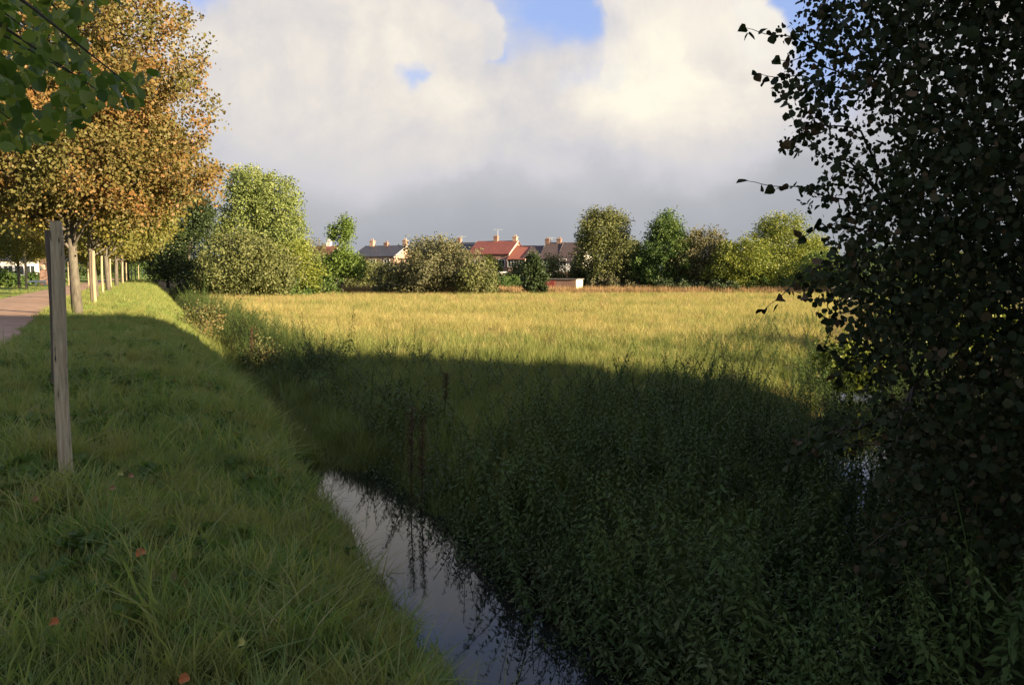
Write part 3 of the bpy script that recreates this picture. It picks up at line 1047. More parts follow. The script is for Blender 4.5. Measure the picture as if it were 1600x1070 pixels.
L_hazel = leaf_mat('hazel_leaf', [(0, (0.016, 0.024, 0.010)), (0.75, (0.034, 0.046, 0.017)), (0.94, (0.055, 0.05, 0.022)), (1, (0.10, 0.065, 0.036))], 0.12, 0.65, spec=0.12)
L_bramble = leaf_mat('bramble_leaf', [(0, (0.06, 0.08, 0.025)), (0.5, (0.12, 0.13, 0.045)), (1, (0.27, 0.17, 0.08))], 0.3, 0.6)

# ---- the row of staked lime trees beside the path
def row_x(D): return float(path_right(D)) + 1.4 + 0.25 * (D > 26)
crownblobs = [(-.2, 0, 5.2, 3.95, 4.1, 2.6, 5), (0.3, 0, 7.4, 3.4, 3.4, 2.6, 3), (0, 0.2, 9.4, 2.2, 2.2, 2.0, 1.6), (1.3, -0.5, 4.2, 2.7, 2.7, 1.3, 1.4), (-1.2, 0.4, 4.2, 2.9, 2.7, 1.3, 1.4), (0, 0, 3.3, 3.1, 3.1, 0.55, 1.3)]
lime = tree_meshes('lime', 10.5, 0.13, 2.3, crownblobs, 1250, 78, 0.10, 0.25, 0.5, 'quad', 0.85, 0.22, 70, sprays=130)
t0 = at(122, 495, 24)
plant_tree('lime_tree', (t0.x, 24, float(zV(24))), 'nearest orange autumn lime tree with a grey trunk beside the path', 'tree', lime, L_orange, group='staked lime trees along the path')
lime2 = tree_meshes('lime_b', 10.5, 0.13, 2.3, [(0, 0, 5.6, 4.4, 4.4, 3.0, 5), (0.3, 0, 8.0, 3.6, 3.6, 2.4, 3), (0.6, 0, 3.8, 3.4, 3.4, 1.0, 2)], 480, 70, 0.15, 0.36, 0.5, 'quad', 0.85, 0.3, 40)
names = ['yellowing lime tree second along the path, just behind the orange one', 'yellowing lime tree third along the path row',
         'yellowing lime tree fourth along the path row', 'distant yellowing lime tree fifth along the path row',
         'distant yellowing lime tree sixth along the path row', 'last small lime tree at the far end of the path row']
for i, (D, sc) in enumerate([(36, 1.0), (48, .98), (60, .95), (73, .92), (86, .9), (100, .9)]):
    plant_tree('lime_tree', (row_x(D), D, float(zV(D))), names[i], 'tree', lime2, L_yellow, group='staked lime trees along the path', rz=i * 1.3, scale=sc)
lim_l = ['yellowing lime tree across the path behind the tall pale stake', 'small yellowing lime tree across the path by the brick pillar', 'far yellowing lime tree on the left side of the path']
for i, (px_, D) in enumerate([(30, 58), (95, 76), (150, 98)]):
    p_ = at(px_, 440, D)
    plant_tree('lime_tree', (p_.x, D, float(zV(D))), lim_l[i], 'tree', lime2, L_yellow, group='lime trees across the path', rz=2 + i, scale=0.72)

# ---- stakes
def stake_mesh(h, r, flat=True, seed=0, n=16):
    rs = random.Random(seed)
    mb = MB()
    prof = [1 + rs.uniform(-.06, .06) for _ in range(n)]
    vs, fs = [], []
    levels = 14
    for i in range(levels):
        t = i / (levels - 1)
        z = -0.3 + (h + 0.3) * t
        k = (1.0 - 0.10 * t) * (0.9 if i == levels - 1 else 1)
        bx, by = 0.012 * math.sin(t * 5 + seed), 0.01 * math.cos(t * 4 + seed)
        for j in range(n):
            a = 2 * math.pi * j / n
            rr = r * k * prof[j] * (1 + rs.uniform(-.015, .015))
            x, y = rr * math.cos(a), rr * math.sin(a)
            if flat: y = max(y, -0.42 * r * k)
            vs.append((x + bx, y + by, z))
    for i in range(levels - 1):
        for j in range(n):
            fs.append((i * n + j, i * n + (j + 1) % n, (i + 1) * n + (j + 1) % n, (i + 1) * n + j))
    fs.append(tuple((levels - 1) * n + j for j in range(n)))
    mb.add(vs, fs)
    return mb.mesh('stake', False)


near_stake = stake_mesh(2.0, 0.054, True, 3)
b_ = at(105, 733, 6.6)
o = link('wooden_stake', near_stake, M['old_wood'], None, (b_.x, 6.6, b_.z))
o.rotation_euler = (0, R(-0.4), 0.2)
tag(o, 'tall weathered wooden stake in the near grass, front one of the two', 'stake', 'tree stakes along the path')
b_ = at(85, 590, 10.3)
o = link('wooden_stake', stake_mesh(1.84, 0.06, False, 5), M['dark_wood'], None, (b_.x + 0.03, 10.3, b_.z))
tag(o, 'darker wooden stake almost hidden behind the near weathered stake', 'stake', 'tree stakes along the path')
fs_ = stake_mesh(2.0, 0.06, False, 8, 10)
stl = ['sunlit pale stake right of the grey trunk, nearest of the bright ones', 'thin dark stake just left of the nearest bright stake', 'second sunlit stake right of the grey trunk',
       'third sunlit stake along the row', 'thin stake just right of the third sunlit one', 'small far stake fifth along the row', 'small far stake sixth along the row',
       'small far stake seventh along the row', 'tiny far stake eighth along the row', 'tiny far stake at the far end of the row']
for i, (px_, D) in enumerate([(147, 29.7), (142, 31.5), (160, 42), (173, 54), (181, 60), (192, 72), (198, 78), (206, 92), (212, 100), (217, 108)]):
    p_ = at(px_, 440, D)
    o = link('wooden_stake', fs_, None, None, (p_.x, D, float(zV(D)) - 0.02))
    if i == 0: fs_.materials.append(M['pale_wood'])
    if i == 1:
        o.data = fs_.copy(); o.data.materials.clear(); o.data.materials.append(M['dark_wood']); o.scale = (.7, .7, 1.0)
    tag(o, stl[i], 'stake', 'tree stakes along the path')
p_ = at(41.5, 450, 57)
o = link('wooden_stake', stake_mesh(2.65, 0.09, False, 12, 10), M['pale_wood'], None, (p_.x, 57, float(zV(57)) - 0.02))
tag(o, 'tall pale stake standing alone on the lawn across the path', 'stake', 'tree stakes across the path')
for px_, D, lb in [(139, 64, 'pale stake across the path seen just left of the bright row'), (108, 70, 'pale stake across the path between the near stake and grey trunk')]:
    p_ = at(px_, 450, D)
    o = link('wooden_stake', fs_, None, None, (p_.x, D, float(zV(D)) - 0.02))
    tag(o, lb, 'stake', 'tree stakes across the path')


# ---- background trees and shrubs, px geometry -> world size
def bush(px, ytop, hw, D, mat, name, label, cat='tree', base=-1.05, shape='round', n=1.0, lf=0.17, bark='bark', low=0.05, droop=0.3, depth=0.9, stretch=1.0, group=None):
    H = at(px, ytop, D).z - base
    Wd = hw * 1.12 / F_PX * D
    if shape == 'round':
        bl = [(0, 0, H * .52, Wd * .92, Wd * depth, H * .44, 4), (Wd * .35, 0, H * .35, Wd * .6, Wd * .6, H * .3, 1.5), (-Wd * .35, 0, H * .35, Wd * .6, Wd * .6, H * .3, 1.5), (-Wd * .1, 0, H * .78, Wd * .5, Wd * .5, H * .2, 1)]
    elif shape == 'cone':
        bl = [(0, 0, H * .3, Wd * .95, Wd * depth, H * .26, 3), (Wd * .08, 0, H * .55, Wd * .72, Wd * .7, H * .22, 2), (0, 0, H * .78, Wd * .4, Wd * .4, H * .2, 1)]
    elif shape == 'tall':
        bl = [(0, 0, H * .4, Wd * .9, Wd * depth, H * .34, 3), (-Wd * .15, 0, H * .68, Wd * .66, Wd * .6, H * .26, 2), (Wd * .35, 0, H * .74, Wd * .3, Wd * .3, H * .2, .6), (-Wd * .35, 0, H * .85, Wd * .22, Wd * .2, H * .13, .35), (Wd * .05, 0, H * .88, Wd * .2, Wd * .2, H * .12, .35)]
    elif shape == 'willow':
        bl = [(-Wd * .15, 0, H * .80, Wd * .42, Wd * .5, H * .17, 2), (Wd * .32, 0, H * .70, Wd * .48, Wd * .5, H * .2, 2), (-Wd * .45, 0, H * .5, Wd * .48, Wd * .5, H * .2, 1.5), (Wd * .55, 0, H * .46, Wd * .42, Wd * .5, H * .2, 1.5), (0, 0, H * .5, Wd * .7, Wd * .7, H * .33, 3), (0.1 * Wd, 0, H * .25, Wd * .75, Wd * .7, H * .2, 2)]
    elif shape == 'lumpy':
        bl = [(0, 0, H * .42, Wd * .5, Wd * .5, H * .14, 1.4), (-Wd * .55, 0, H * .34, Wd * .45, Wd * .4, H * .14, 1), (Wd * .5, 0, H * .36, Wd * .45, Wd * .4, H * .13, 1), (Wd * .18, 0, H * .84, Wd * .15, Wd * .2, H * .15, .8), (-Wd * .34, 0, H * .78, Wd * .12, Wd * .15, H * .1, .25), (0.05 * Wd, 0, H * .6, Wd * .16, Wd * .2, H * .12, .35)]
    area = Wd * H
    nc = int(max(50, min(900, area * 8.0 * n)))
    ms = tree_meshes(name, H, max(0.05, H * 0.016), low * H, bl, nc, 52, lf * 1.2, min(0.40, 0.06 * min(Wd * 2, H) + 0.1), droop, 'quad', 0.8, 0.35, 18, vstretch=stretch)
    p_ = at(px, 440, D)
    return plant_tree(name, (p_.x, D, base), label, cat, ms, mat, bark, group=group)


# name, px, ytop, half width, D, material, shape, label
bush(405, 248, 76, 88, L_willow, 'willow_tree', 'large pale willow with drooping sunlit crown left of the meadow', shape='willow', n=2.2, stretch=1.9, droop=1.2)
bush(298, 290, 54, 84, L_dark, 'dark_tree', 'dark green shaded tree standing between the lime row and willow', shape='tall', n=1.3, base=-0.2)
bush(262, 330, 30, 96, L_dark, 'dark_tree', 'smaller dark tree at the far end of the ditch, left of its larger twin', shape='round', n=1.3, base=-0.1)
bush(385, 362, 78, 76, L_olive, 'round_shrub', 'big round olive shrub in front of the willow', 'shrub', n=1.4)
bush(463, 372, 42, 82, L_ygreen, 'leafy_shrub', 'yellow green shrub right of the big round shrub', 'shrub', n=1.2)
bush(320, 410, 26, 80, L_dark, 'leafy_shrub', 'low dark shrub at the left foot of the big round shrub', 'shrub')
bush(535, 337, 34, 92, L_lime, 'slim_tree', 'slim fresh green tree with a lumpy pruned top left of the slate roof', shape='lumpy', n=1.6)
bush(492, 374, 30, 112, L_brown, 'garden_tree', 'brownish round garden tree behind the slim green tree')
bush(505, 425, 32, 90, L_green, 'leafy_shrub', 'low green shrub at the foot of the slim green tree', 'shrub')
bush(560, 400, 32, 104, L_olive, 'leafy_shrub', 'olive shrub just right of the slim green tree', 'shrub')
bush(610, 413, 34, 92, L_greyolive, 'leafy_shrub', 'low grey green shrub below the slate-roofed house', 'shrub')
bush(690, 371, 74, 90, L_greyolive, 'willow_shrub', 'wide grey olive shrub in front of the row of houses', 'shrub', n=1.5)
bush(745, 405, 34, 88, L_olive, 'leafy_shrub', 'olive shrub at the right foot of the wide grey olive shrub', 'shrub')
bush(835, 397, 18, 90, L_dark, 'conifer_bush', 'small dark rounded conifer left of the red shed', 'shrub', shape='round', n=3)
bush(866, 400, 24, 112, L_olive, 'garden_tree', 'small olive garden tree behind the red shed')
bush(795, 425, 26, 110, L_dark, 'leafy_shrub', 'dark garden shrub beside the small dark conifer', 'shrub')
bush(945, 324, 52, 106, L_olive, 'field_tree', 'olive tree with a thinning top right of the red shed', shape='tall', n=1.5)
bush(1040, 330, 56, 104, L_green, 'field_tree', 'green cone-shaped tree in the middle of the right tree group', shape='cone', n=1.6)
bush(1098, 356, 54, 103, L_brown, 'field_tree', 'brownish round tree right of the green cone-shaped tree', n=1.4)
bush(1165, 374, 58, 99, L_ygreen, 'field_tree', 'yellow green bushy tree at the right end of the meadow', n=1.5)
bush(1222, 334, 66, 108, L_ygreen, 'field_tree', 'broad yellow green tree behind the twigs of the dark tree', n=1.3)
bush(965, 432, 40, 103, L_greyolive, 'leafy_shrub', 'low grey shrub under the olive field tree', 'shrub')
bush(1003, 388, 34, 108, L_olive, 'leafy_shrub', 'olive shrub between the olive tree and green cone-shaped tree', 'shrub')
bush(1290, 395, 50, 98, L_green, 'leafy_shrub', 'green hedge shrub seen behind the dark tree', 'shrub')
bush(1370, 385, 60, 92, L_green, 'leafy_shrub', 'second green hedge shrub behind the dark tree', 'shrub')
bush(1480, 380, 80, 95, L_olive, 'leafy_shrub', 'olive hedge shrub far right behind the dark tree', 'shrub')
bush(10, 424, 26, 62, L_green, 'garden_bush', 'clipped green bush across the path at the left edge', 'shrub', base=.45)
bush(52, 428, 16, 75, L_green, 'garden_bush', 'small green bush left of the brick pillar', 'shrub', base=.45)
bush(100, 425, 20, 88, L_green, 'garden_bush', 'small green bush right of the brick pillar', 'shrub', base=.45)
bush(20, 350, 60, 125, L_green, 'garden_tree', 'green tree behind the white building at the left edge', base=.4)
bush(235, 385, 45, 130, L_green, 'garden_tree', 'green tree closing the far end of the path', base=.4)
bush(170, 380, 45, 140, L_ygreen, 'garden_tree', 'yellow green tree behind the far row of stakes', base=.4)
# sunlit bushes right of the right ditch, glimpsed under the dark tree
bush(1500, 470, 130, 21, L_ygreen, 'sunlit_bush', 'sunlit yellow green bush glimpsed through the dark tree', 'shrub', base=-.3, lf=.09, n=8)
bush(1335, 530, 40, 17, L_ygreen, 'sunlit_bush', 'bright yellow green bush at the left edge of the dark tree', 'shrub', base=-.9, lf=.07, n=20)

hl = ['low green garden hedge under the small red-roofed house', 'low olive garden hedge under the slate-roofed house', 'low green hedge in front of the tall red-roofed house',
      'low hedge between the red-roofed house and the small conifer', 'low dark hedge left of the red shed', 'low hedge right of the red shed']
for i, (hx, ht, hw, D) in enumerate([(510, 428, 36, 103), (590, 418, 34, 112), (735, 418, 40, 122), (792, 432, 32, 104), (845, 424, 22, 118), (915, 420, 26, 116)]):
    bush(hx, ht, hw, D, [L_green, L_olive, L_green, L_green, L_dark, L_olive][i], 'garden_hedge', hl[i], 'hedge', n=1.5)
bl_ = [(985, 372, 30, 112, L_olive, 'olive tree filling the gap right of the thinning-topped tree'), (1072, 372, 26, 110, L_olive, 'olive tree between the cone-shaped tree and the brown one'),
       (1132, 378, 26, 110, L_olive, 'small olive tree just right of the brownish round tree'), (1275, 372, 34, 112, L_ygreen, 'yellow green tree at the far right of the belt behind the twigs'),
       (590, 408, 34, 116, L_olive, 'olive bush in front of the slate-roofed house gable'), (655, 395, 28, 104, L_greyolive, 'grey bush at the left shoulder of the wide grey olive shrub'),
       (765, 402, 17, 112, L_ygreen, 'narrow yellow green bush in front of the red-roofed house'), (815, 408, 22, 116, L_olive, 'olive bush in front of the narrow bright red roof'),
       (905, 398, 16, 112, L_olive, 'slim olive bush at the left edge of the thinning-topped tree'), (480, 385, 28, 104, L_olive, 'olive bush right of the willow, further back'),
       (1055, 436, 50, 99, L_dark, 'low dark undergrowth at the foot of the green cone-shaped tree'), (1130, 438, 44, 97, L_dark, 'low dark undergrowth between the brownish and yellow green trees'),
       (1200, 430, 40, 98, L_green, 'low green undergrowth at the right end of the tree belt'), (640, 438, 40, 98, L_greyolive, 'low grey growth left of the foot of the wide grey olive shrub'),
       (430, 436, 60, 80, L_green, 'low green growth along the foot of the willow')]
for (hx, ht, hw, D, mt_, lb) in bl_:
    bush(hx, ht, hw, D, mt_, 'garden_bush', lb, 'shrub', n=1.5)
# far tree line closing the horizon behind the houses
n = 9000
xx = RNG.uniform(-330, 330, n)
hh = 5 + 2.5 * nz2(xx, xx * 0, 0.05) + 1.5 * nz2(xx, xx * 0, 0.21, 3)
P0 = np.stack([xx, 250 + RNG.uniform(-6, 6, n), GB + hh * RNG.random(n) ** 0.7], -1)
o = link('far_trees', leaves_mesh('far_trees', P0, 1.6, RNG.random(n), None, 0.2), L_dark)
tag(o, 'low dark line of far trees behind the houses', 'trees', kind='stuff')


# ------------------------------------------------------------------ houses
def house(px0, px1, yridge, yeave, D, wallm, roofm, label, rot=0.0, depth=8.0, chim=(), ground=-1.05, eave_over=0.25, antenna=None, nwin=3, name='house', right_gable=None):
    a, b = at(px0, yridge, D), at(px1, yridge, D)
    w = abs(b.x - a.x)
    zr, ze = a.z - ground, at(px0, yeave, D - 3).z - ground
    e = empty(name, ((a.x + b.x) / 2, D, ground), label, 'house', 'houses beyond the meadow', rot)
    hd = depth / 2
    mb = MB()
    x0, x1 = -w / 2, w / 2
    mb.add([(x0, -hd, 0), (x1, -hd, 0), (x1, hd, 0), (x0, hd, 0), (x0, -hd, ze), (x1, -hd, ze), (x1, hd, ze), (x0, hd, ze), (x0, 0, zr - .06), (x1, 0, zr - .06)],
           [(0, 1, 5, 4), (1, 2, 6, 9, 5), (2, 3, 7, 6), (3, 0, 4, 8, 7)])
    mb.build('wall', M[wallm], e)
    for sgn in (-1, 1):
        r = MB()
        yo = sgn * (hd + eave_over)
        sl = (zr - ze) / hd
        zo = ze - sl * eave_over
        q = [(x0 - .15, yo, zo + .03), (x1 + .15, yo, zo + .03), (x1 + .15, 0, zr), (x0 - .15, 0, zr)]
        up = [(p[0], p[1], p[2] + .14) for p in q]
        f = [(0, 1, 2, 3), (7, 6, 5, 4), (0, 4, 5, 1), (1, 5, 6, 2), (2, 6, 7, 3), (3, 7, 4, 0)]
        r.add(q + up, f)
        rf = r.build('roof', M[roofm], e)
        if sgn == -1:
            for (cx, ch, cm) in chim:
                c = MB()
                xx = (at(cx, yridge, D).x - (a.x + b.x) / 2)
                c.box(xx - .38, xx + .38, -.35, .35, zr - .5, zr + ch)
                c.box(xx - .45, xx + .45, -.42, .42, zr + ch, zr + ch + .12)
                c.tube([(xx - .15, 0, zr + ch + .12), (xx - .15, 0, zr + ch + .45)], .11, 8)
                c.tube([(xx + .17, 0, zr + ch + .12), (xx + .17, 0, zr + ch + .45)], .11, 8)
                c.build('chimney', M[cm], rf)
    # verge boards
    for xs in (x0 - .19, x1 + .15):
        v = MB()
        v.add([(xs, -hd - eave_over, ze - .35), (xs, 0, zr - .12), (xs, 0, zr + .16), (xs, -hd - eave_over, ze - .07),
               (xs + .04, -hd - eave_over, ze - .35), (xs + .04, 0, zr - .12), (xs + .04, 0, zr + .16), (xs + .04, -hd - eave_over, ze - .07)],
              [(0, 1, 2, 3), (7, 6, 5, 4), (0, 4, 5, 1), (1, 5, 6, 2), (2, 6, 7, 3), (3, 7, 4, 0)])
        v.build('verge_board', M['concrete'], e)
    # windows on the meadow side
    for fl in range(2 if ze > 4.2 else 1):
        zc = 1.5 + fl * 2.7
        for k in range(nwin):
            xc = x0 + w * (k + .5) / nwin
            f = MB()
            ww, wh = .55, .6
            f.box(xc - ww - .07, xc + ww + .07, -hd - .05, -hd + .02, zc - wh - .07, zc - wh)
            f.box(xc - ww - .07, xc + ww + .07, -hd - .05, -hd + .02, zc + wh, zc + wh + .07)
            f.box(xc - ww - .07, xc - ww, -hd - .05, -hd + .02, zc - wh, zc + wh)
            f.box(xc + ww, xc + ww + .07, -hd - .05, -hd + .02, zc - wh, zc + wh)
            f.box(xc - .03, xc + .03, -hd - .05, -hd + .02, zc - wh, zc + wh)
            fr = f.build('window', M['frame'], e)
            g_ = MB()
            g_.box(xc - ww, xc + ww, -hd - .02, -hd + .01, zc - wh, zc + wh)
            g_.build('pane', M['glass'], fr)
    if antenna:
        for (ax, ay) in antenna:
            t = at(ax, ay, D)
            xx, zt = t.x - (a.x + b.x) / 2, t.z - ground
            n_ = MB()
            n_.tube([(xx, 0, zr - .3), (xx, 0, zt)], .035, 5)
            n_.tube([(xx - .9, 0, zt - .1), (xx + .9, 0, zt - .1)], .03, 5)
            for k in range(6):
                n_.tube([(xx - .75 + k * .3, -.3, zt - .1), (xx - .75 + k * .3, .3, zt - .1)], .015, 4)
            n_.build('antenna', M['metal'], e)
    return e


house(566, 640, 385, 401, 150, 'pink_brick', 'slate', 'house with dark slate roof and pale sunlit gable left of centre', R(-24), 8.5, [(578, .9, 'pink_brick'), (638, .9, 'pink_brick'), (604, .5, 'brick')])
house(690, 747, 380, 397, 156, 'brick', 'slate', 'dark slate-roofed house rising behind the wide grey olive shrub', R(-22), 8, [(717, .7, 'brick')], antenna=[(722, 369)])
house(744, 811, 377.5, 397, 151, 'brick', 'red_tile', 'tall house with a deep red tiled roof and two chimneys', R(-22), 8.5, [(775, .8, 'brick'), (807, .7, 'pink_brick')], antenna=[(778, 358)])
house(808, 835, 385, 405, 148.5, 'pink_brick', 'bright_tile', 'narrow lower house with a bright red tiled roof', R(-22), 9, [])
house(832, 857, 385, 402, 147, 'brick', 'brown_tile', 'narrow house with a dark brown roof between red and maroon roofs', R(-22), 8, [], nwin=1)
house(854, 884, 380, 404, 145.5, 'brick', 'brown_tile', 'left half of the maroon-roofed pair of houses', R(-22), 8, [(855, .6, 'brick'), (874, .6, 'brick')], antenna=[(862, 371)], nwin=2)
house(881, 920, 380, 408, 143.5, 'white_render', 'brown_tile', 'right half of the maroon-roofed pair with pale walls', R(-22), 8, [], nwin=2)
house(498, 530, 385, 398, 150, 'white_render', 'red_tile', 'small red-roofed house peeping out behind the slim green tree', R(-15), 7, [(514, .8, 'white_render')], nwin=2)
house(1225, 1300, 400, 418, 140, 'white_render', 'slate', 'white-walled house glimpsed behind twigs on the right', R(6), 8, [(1240, .6, 'brick')])
house(-60, 62, 396, 408, 120, 'white_render', 'slate', 'long white building across the path at the left edge', R(14), 8, [(20, .5, 'brick')], ground=.35, nwin=8)

# garden extension with a flat roof
p_ = at(780, 440, 128)
e = empty('garden_room', (p_.x, 128, GB), 'small cream garden room with a flat white roof below the red roof', 'building')
mb = MB(); mb.box(-.9, 1.1, -1.5, 1.5, 0, 2.5); mb.build('wall', M['cream'], e)
mb = MB(); mb.box(-1.6, 1.3, -1.8, 1.8, 2.5, 2.72); mb.build('roof', M['frame'], e)
f = MB(); f.box(-.4, .55, -1.54, -1.5, .9, 2.0); w_ = f.build('window', M['frame'], e)
f = MB(); f.box(-.33, .48, -1.56, -1.54, .97, 1.93); f.build('pane', M['glass'], w_)
p_ = at(893, 440, 130)
e = empty('garden_room', (p_.x, 130, GB), 'grey-roofed lean-to with a pale corner post behind the red shed', 'building')
mb = MB(); mb.box(-2.6, 1.6, -1.5, 1.5, 0, 2.6); mb.build('wall', M['brick'], e)
mb = MB(); mb.add([(-2.8, -1.7, 2.6), (1.9, -1.7, 2.6), (1.9, 1.7, 3.5), (-2.8, 1.7, 3.5), (-2.8, -1.7, 2.72), (1.9, -1.7, 2.72), (1.9, 1.7, 3.62), (-2.8, 1.7, 3.62)],
                  [(0, 3, 2, 1), (4, 5, 6, 7), (0, 1, 5, 4), (1, 2, 6, 5), (2, 3, 7, 6), (3, 0, 4, 7)]); mb.build('roof', M['concrete'], e)
mb = MB(); mb.box(1.6, 1.95, -1.55, 1.5, 0, 2.6); mb.build('corner_post', M['cream'], e)

# red shed at the edge of the meadow
p_ = at(883, 440, 100)
e = empty('garden_shed', (p_.x, 100, GB), 'low red brick shed with a flat roof and cream side wall at the meadow edge', 'shed', rz=R(-22))
mb = MB(); mb.box(-2.1, 1.75, -1.3, 1.3, 0, 1.75)
mb.build('wall', M['brick'], e)
mb = MB(); mb.box(1.75, 1.83, -1.3, 1.3, 0, 1.75); mb.build('side_wall', M['cream'], e)
mb = MB(); mb.box(-2.2, 1.95, -1.45, 1.45, 1.75, 1.86); mb.build('roof', solid_mat('roofing_felt', (.13, .12, .11), (.19, .175, .16), 3, .9, .1), e)
mb = MB(); mb.box(-2.0, -.85, -1.36, -1.3, 0.05, 1.6); d_ = mb.build('door', M['red_paint'], e)
mb = MB(); mb.box(-1.0, -.94, -1.42, -1.36, .8, .9); mb.build('handle', M['metal'], d_)

# brick pillar across the path, low white rail beside it
p_ = at(72, 445, 71)
e = empty('brick_pillar', (p_.x, 71, float(zV(71))), 'square red brick pillar with a pale letter box across the path', 'pillar')
mb = MB(); mb.box(-.33, .33, -.33, .33, -.1, 2.35); mb.build('shaft', M['brick'], e)
mb = MB(); mb.box(-.4, .4, -.4, .4, 2.35, 2.47); mb.build('cap', M['brick'], e)
mb = MB(); mb.box(-.18, .18, -.4, -.33, 1.35, 1.7); mb.build('letter_box', M['cream'], e)
a_, b_ = at(45, 443, 66), at(68, 443, 70)
e = empty('white_rail', ((a_.x + b_.x) / 2, 68, float(zV(68))), 'low white rail left of the brick pillar', 'fence')
mb = MB(); mb.box(-.95, .75, -.04, .04, .28, .42); mb.build('rail', M['frame'], e)
for xx in (-.85, -.1, .65):
    mb = MB(); mb.box(xx - .05, xx + .05, -.05 + .1, .05 + .1, 0, .5); mb.build('post', M['frame'], e)

# garden bits seen between the shrubs
p_ = at(566, 441, 108)
e = empty('parked_car', (p_.x, 108, GB), 'pale blue grey parked car half hidden between the shrubs', 'car', rz=R(8))
mb = MB()
prof = [(-2, .35), (-2, .8), (-1.75, .95), (-1.2, 1.0), (-.7, 1.42), (.7, 1.45), (1.35, 1.0), (1.95, .85), (2.05, .4)]
for s_ in (-1,):
    vs = [(x, -.8, z) for x, z in prof] + [(x, .8, z) for x, z in prof]
    k = len(prof)
    mb.add(vs, [tuple(range(k)), tuple(range(2 * k - 1, k - 1, -1))] + [(i, i + k, (i + 1) % k + k, (i + 1) % k) for i in range(k)])
mb.build('body', solid_mat('car_paint', (.42, .46, .5), (.46, .5, .54), 2, .3, 0, spec=.5), e)
mb = MB(); mb.add([(-1.05, -.81, 1.02), (1.15, -.81, 1.02), (.65, -.81, 1.38), (-.65, -.81, 1.36)], [(0, 1, 2, 3)]); mb.build('side_window', M['glass'], e)
for xx in (-1.3, 1.3):
    for yy in (-.82, .66):
        mb = MB(); mb.tube([(xx, yy, .33), (xx, yy + .16, .33)], .33, 16); mb.build('wheel', solid_mat('tyre_rubber', (.02, .02, .02), (.03, .03, .03), 4, .8, 0), e)
# white post right
p_ = at(1326, 452, 74)
mb = MB(); mb.box(-.09, .09, -.09, .09, -.2, 1.9); mb.box(-.12, .12, -.12, .12, 1.9, 1.98)
tag(mb.build('white_post', M['frame'], None, False, (p_.x, 74, float(ground_z(p_.x, 74)))), 'short white post seen between leaves at the right', 'post')


# ------------------------------------------------------------------ unseen tall block, added to cast the shadow over the foreground
e = empty('shadow_caster_block', (0, 0, 0), 'large brick block added out of view on the right to cast the foreground shadow', 'building')
bx0, bx1, by1, bh = 27.0, 39.0, -6.6, 12.9
by0 = -34.0
mb = MB(); mb.box(bx0, bx1, by0, by1, -.3, bh); mb.build('wall', M['brick'], e)
mb = MB(); mb.box(bx0 - .3, bx1 + .3, by0 - .3, by1 + .02, bh, bh + .35); mb.build('roof', M['concrete'], e)
wme_ = None
for fl in range(4):
    for k in range(9):
        yc = by0 + 2 + k * 3.35
        zc = 1.6 + fl * 3.0
        if wme_ is None:
            f = MB(); f.box(-.05, .02, -.65, .65, -.7, .7); wme_ = f.mesh('window'); wme_.materials.append(M['frame'])
            f = MB(); f.box(-.07, -.05, -.57, .57, -.62, .62); pme_ = f.mesh('pane'); pme_.materials.append(M['glass'])
        w_ = link('window', wme_, None, e, (bx0, yc, zc))
        link('pane', pme_, None, w_)


# ------------------------------------------------------------------ the near lime tree, upper left
def leaf_objects(P, size, parent, mat, dirs=None, droop=0.5, nvar=5, width=1.0):
    """single leaves one can pick apart, sharing a few meshes"""
    vs = []
    for i in range(nvar):
        loc = np.array([(0, -.12, 0), (0, 0, 0), (.34, .1, .05), (.5, .38, .06), (.36, .72, .03), (0, 1.05, -.08), (-.36, .72, .03), (-.5, .38, .06), (-.34, .1, .05), (0, .5, -.04)]) * (width, 1, 1 + i * .5)
        loc[2:9, :] += RNG.normal(0, .025, (7, 3))
        me = nmesh('leaf', loc * size, np.array([(1, 2, 9), (2, 3, 9), (3, 4, 9), (4, 5, 9), (5, 6, 9), (6, 7, 9), (7, 8, 9), (8, 1, 9)]), {'rnd': np.full(10, i / (nvar - 1))})
        me.materials.append(mat)
        vs.append(me)
    for k, p in enumerate(P):
        d = RNG.normal(size=3) * .8
        d[2] -= droop
        if dirs is not None: d += dirs[k]
        q = Vector(d).to_track_quat('Y', 'Z').to_euler()
        o = bpy.data.objects.new('leaf', vs[int(RNG.integers(0, nvar))])
        C.objects.link(o)
        o.location = Vector(p) - parent.location
        o.rotation_euler = (q.x, q.y + random.uniform(-1.3, 1.3), q.z)
        s = random.uniform(.75, 1.3)
        o.scale = (s, s, s)
        o.parent = parent


poly_tl = [(-900, -900), (165, -900), (165, -5), (120, 35), (138, 70), (150, 108), (246, 112), (243, 145), (222, 168), (185, 165), (150, 168), (105, 205), (60, 222), (-20, 235), (-900, 300)]
tloc = Vector((-2.75, 1.1, 0.0))
e = empty('lime_tree', tloc, 'green lime tree at the upper left whose leafy branch hangs in close', 'tree')
n = 30000
c0 = np.array([-2.9, 2.0, 5.0])
d = RNG.normal(size=(n, 3)); d /= np.linalg.norm(d, axis=1)[:, None]
P0 = c0 + d * np.array([3.6, 3.6, 3.1]) * (RNG.random(n) ** .4)[:, None]
cl_ = RNG.integers(0, 700, n)
cc = c0 + (lambda w: w / np.linalg.norm(w, axis=1)[:, None])(RNG.normal(size=(700, 3))) * np.array([3.3, 3.3, 2.8]) * (RNG.random(700) ** .4)[:, None]
P0 = cc[cl_] + RNG.normal(size=(n, 3)) * 0.22
px_, py_ = to_px(P0)
front = P0[:, 1] > 0.15
sdist = poly_signed(px_, py_, poly_tl)
inframe = front & (px_ > -60) & (px_ < 1660) & (py_ > -60) & (py_ < 1130)
nearcam = np.linalg.norm(P0 - np.array([0, 0, EYE]), axis=1) < 2.2
